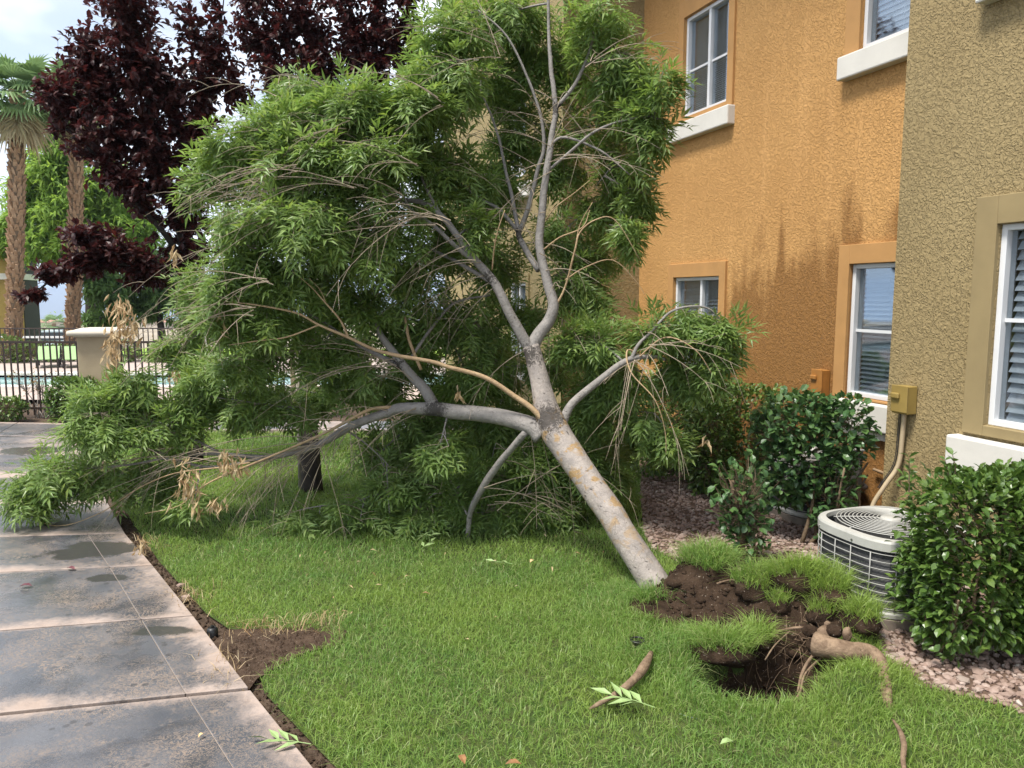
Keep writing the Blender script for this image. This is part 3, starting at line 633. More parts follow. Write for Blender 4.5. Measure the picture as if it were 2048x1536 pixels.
mb = MB(); wbox(mb, -.34, 1.0, -.505, -.455, .635, .685); mb.build('ledge', M['sill_white'], bld, bevel=.006)
mb = MB(); wbox(mb, -3, -.75, -.005, .045, .60, .675); mb.build('ledge', M['sill_white'], bld, bevel=.006)

def disconnect(px0, py0, px1, py1, off, mat, cmat, label, cable):
    # wall box with a raised hood on its cover, and the flexible conduit below it
    def pw(px, py):
        a, b_ = (px - 1024) / FPX, -(py - 768) / FPX; r = np.array((a, CP + b_ * SP, b_ * CP - SP)); e = np.array((0, 0, EYE))
        t = (off + BC @ BN - e @ BN) / (r @ BN); P = e + r * t; return (P - BC) @ BD, P[2]
    (sa, za), (sb, zb) = pw(px0, py0), pw(px1, py1); s0, s1 = sorted((sa, sb)); z0, z1 = sorted((za, zb)); sm = (s0 + s1) / 2; hw = .062
    t = empty('disconnect_box', tuple(W(sm, off, z0))); tag(t, label, 'electrical box', 'disconnect boxes on the wall')
    def put(mb, name, m, bv=.005): o = mb.build(name, m, t, bevel=bv); o.location = -Vector(t.location); return o
    mb = MB(); wbox(mb, sm - hw, sm + hw, off + .004, off + .085, z0, z1); put(mb, 'body', mat)
    mb = MB(); wbox(mb, sm - hw - .004, sm + hw + .004, off + .086, off + .094, z0 + .01, z1 + .004); cv = put(mb, 'cover', mat)
    mb = MB(); wbox(mb, sm - hw * .15, sm + hw * .95, off + .094, off + .112, z1 - .085, z1 - .045); o = mb.build('hood', mat, cv, bevel=.01)
    o.location = (0, 0, 0)
    if cable is not None:
        mb = MB(); Q = spline([W(sm, off + .04, z0 + .01)] + cable, 5); mb.tube(Q, .0155, 8); o = put(mb, 'conduit', cmat, 0)
        for p in o.data.polygons: p.use_smooth = True
        mb = MB(); Q2 = Q + BD * .03; Q2[:, 2] = np.minimum(Q2[:, 2], z0 + .01); mb.tube(Q2[:len(Q2) * 2 // 3], .004, 6); put(mb, 'cable', M['cable_black'], 0)
        mb = MB(); mb.tube(Q2[:len(Q2) * 2 // 3] + BD * .012, .003, 6); put(mb, 'cable', M['cable_black'], 0)
    return t
disconnect(1800, 768, 1840, 830, 0, M['box_olive'], M['conduit_tan'], 'olive electrical box with tan conduit on the near olive wall', [W(-.17, .03, .80), W(-.16, .04, .62), W(-.12, .10, .48), W(-.08, .16, .33), W(-.10, .2, .15)])
disconnect(1636, 737, 1664, 800, -.5, M['box_orange'], M['box_orange'], 'orange painted electrical box beside the tall orange-wall window', [W(1.28, -.47, .7), W(1.28, -.47, .2)])
disconnect(1436, 725, 1464, 770, -.5, M['box_orange'], M['box_orange'], 'orange painted electrical box behind the drooping branch tip', [W(2.42, -.47, .6), W(2.42, -.47, .2)])

# ------------------------------------------------------------------ condenser units
def sup(r, n, a, e=3.2):
    c, s_ = np.cos(a), np.sin(a); k = r / (np.abs(c) ** e + np.abs(s_) ** e) ** (1 / e); return k * c, k * s_
def condenser(loc, rz, r, h, label, rings=8, bars=18, panel=None):
    t = empty('air_conditioner', loc, rz); tag(t, label, 'air conditioner', 'condenser units along the wall')
    def loop(rr, z, rad_, name, mat, par=t, e=3.2, n=56, sides=6):
        a = np.linspace(0, 2 * np.pi, n + 1); x, y = sup(rr, 2, a, e); mb = MB(); mb.tube(np.column_stack([x, y, np.full(n + 1, z)]), rad_, sides, False); return mb.build(name, mat, par, True)
    def ring(prof, name, mat, par=t, e=3.2, n=56, smooth=False):
        a = np.linspace(0, 2 * np.pi, n, endpoint=False); V = []
        for rr, z in prof:
            x, y = sup(rr, 2, a, e); V.append(np.column_stack([x, y, np.full(n, z)]))
        k = len(prof); i, j = np.meshgrid(np.arange(k - 1), np.arange(n), indexing='ij'); j2 = (j + 1) % n
        mb = MB(); mb.add(np.vstack(V), np.stack([i * n + j, i * n + j2, (i + 1) * n + j2, (i + 1) * n + j], -1).reshape(-1, 4)); return mb.build(name, mat, par, smooth)
    ring([(.001, 0), (r * 1.03, -.02), (r * 1.03, .045), (.001, .05)], 'pad', M['pad_concrete'])
    ring([(.001, .052), (r * 1.0, .052), (r * 1.0, .072), (r * .955, .085)], 'base_pan', M['ac_white'])
    # finned coil: fine horizontal fins as real ridges
    prof = []
    nf = 46
    for k, z in enumerate(np.linspace(.086, h - .056, nf)): prof += [(r * .955, z), (r * .945, z + .0045)]
    ring(prof, 'coil', M['ac_fin'])
    top = ring([(r * .955, h - .055), (r * 1.005, h - .055), (r * 1.005, h - .012), (r * .985, h), (r * .89, h + .004), (r * .88, h - .02)], 'top_cover', M['ac_white'])
    ring([(r * .875, h - .012), (.001, h - .014)], 'fan_well', M['ac_dark'], t, 2)
    g = .012
    for z in np.linspace(.10, h - .075, rings): loop(r * .985, z, .0028, 'guard_wire', M['ac_wire'])
    mb = MB(); mb.tube([(0, 0, .086), (0, 0, h - .072)], .003, 6); me = None
    for a in np.linspace(0, 2 * np.pi, bars, endpoint=False):
        x, y = sup(r * .99, 2, np.array([a]))
        if me is None: o = mb.build('guard_bar', M['ac_wire'], t, True); me = o.data
        else: o = link('guard_bar', me, t)
        o.location = (x[0], y[0], 0)
    for k in range(12):
        rr = r * (.15 + .063 * k); loop(rr, h + .028 - .018 * (k / 11) ** 2, .003, 'grille_ring', M['ac_white'], top, 2, 48)
    for a in np.linspace(0, 2 * np.pi, 8, endpoint=False):
        mb = MB(); rr = np.linspace(.10, .89, 7) * r; mb.tube(np.column_stack([rr * np.cos(a), rr * np.sin(a), h + .024 - .02 * (rr / (.8 * r)) ** 2]), .0036, 5); mb.build('grille_spoke', M['ac_white'], top, True)
    mb = MB(); mb.lathe([(.001, h + .036), (r * .15, h + .034), (r * .17, h + .026), (r * .17, h + .015)], (0, 0, 0)); mb.build('motor_cap', M['ac_white'], top, True)
    for a in np.linspace(.2, 2 * np.pi + .2, 8, endpoint=False):
        x, y = sup(r * 1.008, 2, np.array([a])); mb = MB(); mb.tube([(x[0] * .99, y[0] * .99, h - .04), (x[0] * 1.01, y[0] * 1.01, h - .04)], .006, 8); mb.build('screw', M['screw_metal'], t)
    if panel:
        mb = MB(); mb.box(panel[0], panel[1]); p = mb.build('service_panel', M['ac_panel'], t, bevel=.006)
        c, d = np.array(panel[0]), np.array(panel[1])
        mb = MB(); mb.box(c + (-d[0] / 2 - .002, -.0, .04), (.002, d[1] * .55, .16)); mb.build('rating_label', M['label_paper'], p)
        mb = MB(); mb.box(c + (0, 0, d[2] / 2 + .006), (d[0] * 1.06, d[1] * 1.06, .012)); mb.build('panel_lid', M['ac_white'], p)
    return t
WR = math.atan2(BD[1], BD[0])
condenser((2.14, 4.23, 0), WR, .335, .465, 'round-cornered white air conditioner with wire guard beside the torn roots')
AC2 = (2.40, 6.02, 0)
condenser(AC2, WR, .30, .50, 'air conditioner half hidden behind the tall leafy bush', 7, 18)
pb = at(1692, 975, 5.62); t = empty('service_box', (pb[0], pb[1], 0), WR); tag(t, 'grey metal service box with paper label beside the hidden condenser', 'electrical box')
mb = MB(); mb.box((0, 0, .42), (.15, .15, .36)); mb.build('body', M['ac_panel'], t, bevel=.006)
mb = MB(); mb.box((0, 0, .606), (.17, .17, .012)); mb.build('lid', M['ac_white'], t, bevel=.003)
mb = MB(); mb.box((-.076, .0, .47), (.002, .09, .14)); mb.box((0, .076, .47), (.08, .002, .14)); mb.build('rating_label', M['label_paper'], t)
mb = MB(); mb.box((0, 0, .13), (.10, .10, .22)); mb.box((0, 0, .01), (.16, .16, .02)); mb.build('post', M['ac_panel'], t)
mb = MB(); mb.tube(spline([(.0, -.07, .30), (.06, -.2, .27), (.16, -.34, .26), (.42, -.4, .26)], 5), .016, 8); mb.build('pipe', M['cable_black'], t, True)
mb = MB(); mb.tube([tuple(W(.55, -.46, .40)), tuple(W(.02, -.46, .36)), tuple(W(-.1, -.46, .36))], .012, 8); o = mb.build('wall_pipe', M['brass_pipe'], None, True); tag(o, 'thin tan pipe running along the foot of the orange wall', 'pipe')
mb = MB(); c = at(1010, 804, 8.6); mb.box(c, (.21, .15, .17)); mb.box(c + (0, 0, -.32), (.05, .05, .5)); t = empty('utility_box', (c[0], c[1], 0)); o = mb.build('body', M['utility_dark'], t); o.location = (-c[0], -c[1], 0)
mb = MB(); mb.box(c + (-.04, -.078, .02), (.045, .004, .07)); o = mb.build('rating_label', M['tag_white'], t); o.location = (-c[0], -c[1], 0); tag(t, 'dark utility box with white label glimpsed behind the leaning trunk', 'utility box')
def world(o):
    """keeps a part built in world coordinates in place under its thing"""
    p = o.parent; o.matrix_parent_inverse = Matrix.LocRotScale(p.location, p.rotation_euler, None).inverted(); return o
# ------------------------------------------------------------------ pool yard on the left
deck = flatpoly('pool_deck', [[(-30, 12.4), (9, 12.4), (9, 20.5), (-30, 20.5)], [(-20, 14.0), (-20, 16.2), (3, 16.2), (3, 14.0)]], .045, M['deck_pink']); tag(deck, 'pinkish concrete deck round the swimming pool', 'pool deck', kind='structure')
o = flatpoly('pool_water', [[(-20.2, 13.9), (3.2, 13.9), (3.2, 16.3), (-20.2, 16.3)]], .0, M['pool_water']); tag(o, 'pale blue water of the swimming pool', 'water', kind='structure')
mb = MB(); mb.box((-8.5, 16.3, .07), (23.4, .3, .05)); mb.box((-8.5, 13.9, .07), (23.4, .3, .05)); o = mb.build('pool_coping', M['coping'], None); tag(o, 'pale stone coping along the pool edges', 'coping', kind='structure')
FY = 10.95
def fence(x0, x1, Y, z0, z1, sp, name, label, mat, w_=.018, rails=None):
    t = empty(name, (x0, Y, 0)); tag(t, label, 'fence', 'dark metal pool fences'); L_ = x1 - x0
    for z in (rails or (z1 - .02, z0 + .10)):
        mb = MB(); mb.box((L_ / 2, 0, z), (L_, .032, .032)); mb.build('rail', mat, t)
    mb = MB(); mb.box((0, 0, (z0 + z1) / 2), (w_, w_, z1 - z0 - .035)); me = None
    for k in range(int(L_ / sp)):
        if me is None: o = mb.build('picket', mat, t); me = o.data
        else: o = link('picket', me, t)
        o.location = (sp * (k + .5), 0, -.018)
    return t
def pillar(px, Y, w_, h, label):
    c = at(px, 700, Y); t = empty('fence_pillar', (c[0], Y, 0), rad(8)); tag(t, label, 'pillar', 'stucco pillars of the pool fence')
    mb = MB(); mb.box((0, 0, h / 2 - .05), (w_, w_, h + .1)); mb.build('shaft', M['pillar_stucco'], t, bevel=.012)
    mb = MB(); mb.box((0, 0, h + .05), (w_ + .20, w_ + .20, .075)); c_ = mb.build('cap', M['cap_cream'], t, bevel=.03)
    mb = MB(); mb.box((0, 0, h + .005), (w_ + .06, w_ + .06, .02)); mb.build('neck', M['cap_cream'], c_)
    V = []
    for r_, z in ((w_ / 2 + .05, h + .085), (w_ / 2 - .04, h + .115)):
        V += [(sx * r_, sy * r_, z) for sx, sy in ((-1, -1), (1, -1), (1, 1), (-1, 1))]
    mb = MB(); mb.add(V, [(0, 1, 5, 4), (1, 2, 6, 5), (2, 3, 7, 6), (3, 0, 4, 7), (4, 5, 6, 7)]); mb.build('crest', M['cap_cream'], c_)
    return t
fx = lambda px, Y=FY: at(px, 700, Y)[0]
fence(fx(-120), fx(166), FY, .02, 1.09, .095, 'pool_fence', 'dark metal picket fence ending at the capped pillar beside the dry shrub', M['iron_brown'])
fence(fx(236), fx(470), FY, .02, 1.09, .095, 'pool_fence', 'dark metal picket fence between the capped pillar and the branch tips', M['iron_brown'])
fence(fx(506), fx(580), FY, .02, 1.09, .095, 'pool_fence', 'short dark picket fence glimpsed between two cream pillars behind the leaves', M['iron_brown'])
pillar(200, FY, .44, 1.16, 'tan stucco pillar with cream cap standing clear at the fence end')
pillar(488, FY, .24, 1.0, 'narrow cream pillar behind the crown, nearer the capped pillar')
pillar(600, FY, .26, 1.0, 'narrow cream pillar behind the leaves, nearer the dark tree trunk')
mb = MB(); c = at(592, 700, FY - .25); mb.box((c[0], c[1], .55), (.05, .05, 1.15)); mb.box((c[0], c[1], .02), (.11, .11, .04)); o = mb.build('gate_post', M['iron_brown']); tag(o, 'rust-brown metal post in front of the narrow cream pillar', 'post')
FY2 = 20.3
fence(at(-150, 700, FY2)[0], at(700, 700, FY2)[0], FY2, .05, .87, .13, 'far_fence', 'far dark picket fence across the pool', M['iron_far'], .022)
mb = MB(); a_, b_ = at(-200, 673, 24.5), at(172, 679, 24.5); mb.box(((a_[0] + b_[0]) / 2, 24.5, a_[2] - .02), (b_[0] - a_[0], .12, .06)); 
for k in range(6): mb.box((a_[0] + (b_[0] - a_[0]) * (k + .5) / 6, 24.5, a_[2] / 2 - .2), (.06, .06, a_[2] + .3))
o = mb.build('white_rail', M['vinyl_white']); tag(o, 'long white rail behind the palm trunks', 'rail')
# far building, seen behind the palm
t = empty('pool_house', (at(52, 700, 26)[0], 26, 0), rad(19.3)); tag(t, 'olive pool building with grey band behind the palm trunk', 'building')
xr = 0; zb = at(0, 553, 26)[2]; zt = at(0, 482, 26)[2]
mb = MB(); mb.box((xr - 4, 1.1, zt / 2 - .3), (8, 2.2, zt + .6)); mb.build('wall', M['far_olive'], t)
mb = MB(); mb.box((xr - 4 + .02, 1.08, zb), (8.06, 2.26, .2)); mb.build('band', M['far_band'], t)
mb = MB(); mb.box((xr - 4, 1.1, zt + .06), (8.3, 2.5, .12)); mb.build('roof', M['far_olive'], t)
mb = MB(); mb.box((xr + .01, 1.12, zt / 2 - .3), (.018, 2.1, zt + .5)); mb.build('side_shade', M['far_shade'], t)  # thin near-black sheet: the side wall's shade painted as colour
def lounger(px, py, Y, label):
    c = at(px, py, Y); t = empty('lounger', (c[0], Y, .045), rad(118)); t.scale = (.8, .8, .62); tag(t, label, 'lounger', 'pool loungers')
    mb = MB()
    for sx in (-.55, .45):
        for sy in (-.28, .28): mb.tube([(sx, sy, 0), (sx, sy, .30)], .025, 6)
    for sy in (-.3, .3): mb.box((-.05, sy, .30), (1.3, .05, .05))
    mb.build('frame', M['lounger_frame'], t)
    mb = MB(); mb.box((-.35, 0, .33), (.7, .56, .03)); mb.build('seat', M['sling_green'], t)
    a = rad(38); mb = MB(); mb.box((.27, 0, .50), (.72, .56, .03), Matrix.Rotation(-a, 3, 'Y')); mb.build('backrest', M['sling_green'], t)
    mb = MB(); mb.tube([(.40, -.3, .3), (.56, -.3, .7)], .02, 6); mb.tube([(.40, .3, .3), (.56, .3, .7)], .02, 6); mb.build('backrest_frame', M['lounger_frame'], t)
lounger(98, 728, 18.2, 'pale green sling lounger by the pool, nearer the palm bush')
lounger(150, 730, 18.2, 'pale green sling lounger partly behind the capped pillar')
# parked car and far things
c = at(96, 700, 40); t = empty('parked_car', (c[0] + .4, 40, -1.62), rad(6)); tag(t, 'pale blue-grey car parked far beyond the fences', 'car')
prof = [(-2.1, .35), (-2.1, .75), (-1.75, .9), (-1.0, .98), (-.45, 1.5), (.9, 1.5), (1.6, 1.0), (2.1, .9), (2.15, .35)]
mb = MB(); n = len(prof); V = [(x, s_ * (.85 if z < 1.2 else .66), z) for s_ in (-1, 1) for x, z in prof]
mb.add(V, [(i, i + 1, n + i + 1, n + i) for i in range(n - 1)], [(0, i + 1, i) for i in range(1, n - 1)] + [(n, n + i, n + i + 1) for i in range(1, n - 1)]); mb.build('body', M['car_paint'], t)
mb = MB(); mb.add([(-.85, -.8, 1.02), (-.4, -.69, 1.43), (.85, -.69, 1.43), (1.4, -.8, 1.02)], [(0, 3, 2, 1)]); mb.build('window', M['glass_dark'], t)
for sx in (-1.3, 1.35):
    for sy in (-.8, .8):
        mb = MB(); mb.tube([(sx, sy - .1, .33), (sx, sy + .1, .33)], .33, 14); mb.build('wheel', M['tyre'], t)
for k, (px, Yh, wd, ht, lab) in enumerate([(92, 300, 12, 2.5, 'pale far house in the gap beside the pool building'), (300, 310, 16, 2.5, 'pale far house behind the green field')]):
    c = at(px, 655, Yh); z = terz(Yh); t = empty('far_house', (c[0], Yh, z)); tag(t, lab, 'house')
    mb = MB(); mb.box((0, 0, ht / 2), (wd, 8, ht)); mb.build('wall', M['far_wall'], t)
    mb = MB(); mb.add([(-wd / 2 - .5, -4.5, ht), (wd / 2 + .5, -4.5, ht), (wd / 2 + .5, 4.5, ht), (-wd / 2 - .5, 4.5, ht), (-wd / 3, 0, ht + 1), (wd / 3, 0, ht + 1)], [(0, 1, 5, 4), (2, 3, 4, 5)], [(3, 0, 4), (1, 2, 5)]); mb.build('roof', M['far_roof'], t)
# hills on the horizon
xs = np.linspace(-4200, 1500, 90); V = []
for x in xs:
    hz = -90 + 22 + 95 + 26 * math.sin(x * .0021 + 1) + 14 * math.sin(x * .0063) + 6 * math.sin(x * .017)
    V += [(x, 4700, -140), (x, 5050 + 60 * math.sin(x * .004), hz), (x, 5400, -165)]
mb = MB(); mb.add(V, [(3 * i + j, 3 * i + 3 + j, 3 * i + 4 + j, 3 * i + 1 + j) for i in range(len(xs) - 1) for j in range(2)]); o = mb.build('hills', M['hill'], None, True); tag(o, 'hazy blue hills on the horizon', 'hills', kind='structure')

# ------------------------------------------------------------------ palms
def palm(base, top, rb, rt, lean, label, nf=34, fl=1.5, seed=0):
    g = np.random.default_rng(seed); t = empty('palm_tree', tuple(base)); tag(t, label, 'palm tree', 'fan palms by the pool')
    h = top[2] - base[2]; dx = top[0] - base[0]
    cen = lambda f: np.array((dx * f + lean * math.sin(f * 3.1), 0, h * f))
    mb = MB(); P = np.array([cen(f) for f in np.linspace(0, 1, 24)]); mb.tube(P, np.linspace(rb, rt, 24) * .92, 12); tr = mb.build('trunk', M['bark_shrub'], t, True)
    mb = MB(); n = int(h / .11)
    for k in range(n):
        f = (k + .5) / n; r_ = (rb + (rt - rb) * f); c = cen(f)
        for j in range(7):
            a = 2 * math.pi * (j + .5 * (k % 2)) / 7 + g.normal(0, .16); u = np.array((math.cos(a), math.sin(a), 0)); v = np.array((-math.sin(a), math.cos(a), 0)); l_ = g.uniform(.12, .24); wd = r_ * g.uniform(.26, .42); o_ = g.uniform(.02, .085)
            b0 = c + u * r_ * .88
            mb.add([b0 - v * wd, b0 + v * wd, b0 + u * (.02 + o_) + (0, 0, l_) + v * wd * .5, b0 + u * (.02 + o_) + (0, 0, l_) - v * wd * .5, b0 + (0, 0, l_ * 1.1)], [(0, 1, 2, 3)], [(0, 3, 4), (1, 4, 2), (3, 2, 4)])
    mb.build('frond_stubs', M['palm_bark'], t)['kind'] = 'stuff'
    def fan(d, l_, droop, live):
        d = unit(np.array(d)); side = unit(np.cross(d, (0, 0, 1.0))); up = np.cross(side, d); c = cen(1.0) + np.array((0, 0, .05))
        pl = l_ * .55; q = [c, c + d * pl * .5 + (0, 0, .02), c + d * pl + (0, 0, -droop * .12)]; mb = MB(); mb.tube(q, (.018, .014, .010), 5); hub = q[-1]; n = 22
        for k in range(n):
            a = rad(-105 + 210 * k / (n - 1)); ll = l_ * (.62 - .10 * abs(a) / 1.8) * g.uniform(.9, 1.08); dd = unit(d * math.cos(a) + side * math.sin(a) + up * .12); tip = hub + dd * ll + np.array((0, 0, -droop * ll * (.45 + .3 * g.random())))
            mid = hub + dd * ll * .55 + np.array((0, 0, -droop * ll * .10)); wv = unit(np.cross(dd, up)) * l_ * .034
            mb.add([hub, mid + wv, mid + up * .02, mid - wv, tip], t=[(0, 2, 1), (0, 3, 2), (2, 4, 1), (2, 3, 4)])
        mb.build('frond', M['palm_leaf'] if live else M['palm_dead'], t)
    for k in range(nf):
        a = k * 2.399; e = .95 - 1.55 * (k + .5) / nf; fan((math.cos(a) * math.cos(e), math.sin(a) * math.cos(e), math.sin(e)), fl * g.uniform(.85, 1.1), .5 + .4 * (k / nf), True)
    for k in range(16):
        a = k * 2.399 + 1; e = -1.05 - .35 * g.random(); fan((math.cos(a) * math.cos(e), math.sin(a) * math.cos(e), math.sin(e)), fl * g.uniform(.7, 1), .8, False)
    return t
p0 = at(27, 712, 20.9); p0[2] = .0; p1 = at(36, 190, 20.9); palm(p0, p1, .185, .165, .02, 'fan palm in front of the olive pool building, its crown in view', 34, 1.25, 1)
p0 = at(146, 725, 22.4); p0[2] = -.03; p1 = at(154, 200, 22.4); palm(p0, p1, .18, .155, .03, 'fan palm with its trunk just above the capped pillar', 30, 1.2, 2)
p0 = at(108, 660, 150); p0[2] = terz(150); p1 = at(108, 648, 150); palm(p0, p1, .4, .35, 0, 'tiny far palm in the gap between the two palm trunks', 14, 3.0, 3)

# ------------------------------------------------------------------ background trees
def tree_bg(name, label, trunkdata, clumps, mat, temps, seed, ntw, nl, barkm, lsc, group=None, nparts=0, **kw):
    base = at(*trunkdata[0][0][:3]); t = empty(name, (base[0], base[1], max(base[2], -3))); tag(t, label, 'tree', group)
    mb = MB(); A = []; limbs(trunkdata, mb, 9, 4, A, .06); world(mb.build('trunk', barkm, t, True))
    g = Grower(A, seed)
    for (cx, cy_, rx, ry, Y, dY, k) in clumps:
        g.clump(at(cx, cy_, Y), (rx / FPX * Y, dY, ry / FPX * Y), int(ntw * k), nl, lsc=lsc, **kw)
    world(g.br.build('branches', barkm, t, True)); world(g.tw.build('twigs', barkm, t))['kind'] = 'stuff'
    P, D, U, Sc = g.leaves(); crown = world(link('crown', bpy.data.meshes.new('tmp'), t)) if False else None
    n0 = len(bpy.data.objects); o = foliage(temps, P, D, U, Sc, mat, t, 'leaf', 'crown', nparts)
    for c in t.children:
        if c.name.startswith(('leaf', 'crown')): world(c)
    return t
SM = simple(.16, .05, 4)
tree_bg('mesquite_tree', 'light green airy tree behind the palm trunks', [[(178, 715, 25, 26), (182, 640, 25, 22), (178, 560, 25, 17), (150, 480, 25, 10), (120, 400, 25, 5)], [(180, 645, 25, 17), (205, 590, 25, 12), (250, 520, 25, 7), (290, 450, 25, 4)]],
        [(110, 340, 70, 50, 25, 1.0, 1), (60, 400, 60, 70, 25.5, 1, 1), (150, 420, 80, 70, 25, 1.2, 1.3), (220, 380, 80, 60, 25.3, 1.2, 1), (200, 470, 90, 60, 25, 1.2, 1.2), (90, 490, 60, 50, 25.5, 1, 1), (270, 470, 70, 60, 25.5, 1.2, 1), (20, 470, 40, 60, 26, 1, .8), (130, 300, 50, 30, 25, .8, .7)],
        M['mesquite_leaf'], SM, 31, 190, 18, M['bark_dark'], 1.5, droop=.3, lspread=1.0, tr=.006, br=.03, maxlen=1.2)
tree_bg('shade_tree', 'dark green tree with forked trunk beyond the capped pillar', [[(327, 735, 24, 16), (326, 680, 24, 14), (318, 620, 24, 12), (330, 560, 24, 8), (340, 480, 24, 5)], [(320, 640, 24, 9), (300, 590, 24, 7), (270, 545, 24, 4)]],
        [(220, 580, 60, 45, 23.5, .8, 1), (180, 540, 50, 35, 23.5, .8, .8), (270, 610, 60, 40, 24, .8, .9), (200, 640, 40, 20, 24.3, .6, .4), (330, 560, 70, 60, 24, 1, 1), (390, 600, 60, 60, 24, 1, 1)],
        M['elm_leaf'], SM, 32, 150, 16, M['bark_dark'], 1.5, droop=.4, lspread=1.0, tr=.006, br=.03, maxlen=1.2)
PLUM = oval(.075, .042, 4)
tree_bg('plum_tree', 'dark purple-leaved plum tree spreading over the pool side', [[(392, 930, 7.9, 30), (392, 800, 7.9, 26), (388, 650, 7.9, 24), (372, 520, 7.8, 20), (350, 420, 7.7, 15), (320, 300, 7.6, 11), (290, 180, 7.6, 8), (270, 40, 7.6, 5), (262, -80, 7.6, 3)],
         [(375, 540, 7.8, 15), (330, 470, 7.6, 11), (260, 390, 7.5, 8), (180, 300, 7.4, 5), (100, 230, 7.4, 3)], [(360, 450, 7.7, 12), (390, 330, 7.8, 9), (410, 200, 7.8, 6), (440, 60, 7.8, 3), (450, -30, 7.8, 2)], [(385, 620, 7.8, 12), (330, 560, 7.4, 8), (250, 530, 7.2, 5), (160, 540, 7.1, 3), (90, 570, 7.1, 2)], [(330, 330, 7.6, 8), (240, 230, 7.6, 5), (180, 110, 7.6, 3)]],
        [(255, 30, 75, 110, 7.6, .5, 1.1), (180, 170, 85, 65, 7.5, .4, 1.0), (120, 200, 60, 40, 7.4, .3, .5), (290, 150, 100, 90, 7.6, .5, 1.1), (220, 270, 110, 60, 7.5, .5, 1.1), (330, 270, 90, 80, 7.7, .5, 1.0), (330, 380, 90, 70, 7.7, .5, 1.0), (260, 350, 90, 50, 7.5, .4, .8),
         (430, 120, 50, 120, 7.8, .3, .55), (380, 60, 50, 100, 7.8, .3, .28), (220, 500, 90, 40, 7.2, .35, .8), (280, 540, 70, 40, 7.4, .3, .8), (130, 540, 70, 25, 7.1, .25, .4), (180, 470, 60, 30, 7.2, .3, .45), (390, 480, 60, 80, 7.8, .3, .7), (60, 590, 25, 12, 7.1, .15, .12), (350, 190, 70, 80, 7.8, .3, .6), (170, 90, 50, 50, 7.5, .3, .4), (400, 270, 50, 60, 7.8, .3, .5), (470, 170, 40, 70, 8.0, .3, .3)],
        M['plum_leaf'], PLUM, 33, 135, 13, M['bark_dark'], .98, 'purple-leaved plum trees', 260, arch=-.05, droop=.0, lspread=.75, tr=.003, br=.010, maxlen=.6)
tree_bg('plum_tree', 'dark purple-leaved plum tree rising behind the fallen crown', [[(626, 985, 6.75, 46), (622, 930, 6.8, 40), (618, 840, 7.0, 36), (622, 700, 7.4, 33), (660, 500, 8.2, 27), (710, 330, 8.8, 22), (735, 200, 9.0, 17), (750, 80, 9.0, 11), (760, -40, 9, 6), (765, -120, 9, 4)],
         [(735, 190, 9.0, 10), (720, 90, 9.0, 7), (690, -20, 9, 5), (670, -100, 9, 3)], [(722, 260, 8.9, 9), (640, 150, 8.9, 7), (570, 50, 8.9, 5), (530, -60, 8.9, 3)], [(740, 150, 9, 8), (800, 60, 9, 5), (830, -40, 9, 3)]],
        [(600, 50, 80, 90, 8.9, .5, 1.0), (690, 40, 90, 100, 9.0, .6, 1.2), (780, 50, 80, 90, 9.0, .6, 1.1), (530, 90, 60, 80, 8.8, .4, .8), (640, 140, 70, 50, 8.9, .5, .8), (720, 140, 90, 50, 9, .5, 1.0), (560, 160, 50, 50, 8.8, .4, .5), (500, 30, 40, 80, 8.8, .4, .45), (820, 120, 50, 60, 9, .4, .6), (600, -60, 120, 60, 9, .6, .9), (740, -70, 120, 60, 9, .6, .9), (820, 200, 60, 60, 9, .4, .5), (880, 330, 40, 60, 9, .4, .3)],
        M['plum_leaf'], PLUM, 34, 140, 13, M['bark_dark'], .92, 'purple-leaved plum trees', 120, arch=-.05, droop=.0, lspread=.75, tr=.003, br=.010, maxlen=.6)
mb = MB(); c = gnd(602, 975); mb.tube([(c[0], c[1], -.05), (c[0] + .01, c[1], 1.25)], .024, 8); o = mb.build('tree_stake', M['stem_grey'], None, True); tag(o, 'wooden stake beside the dark plum trunk', 'stake')

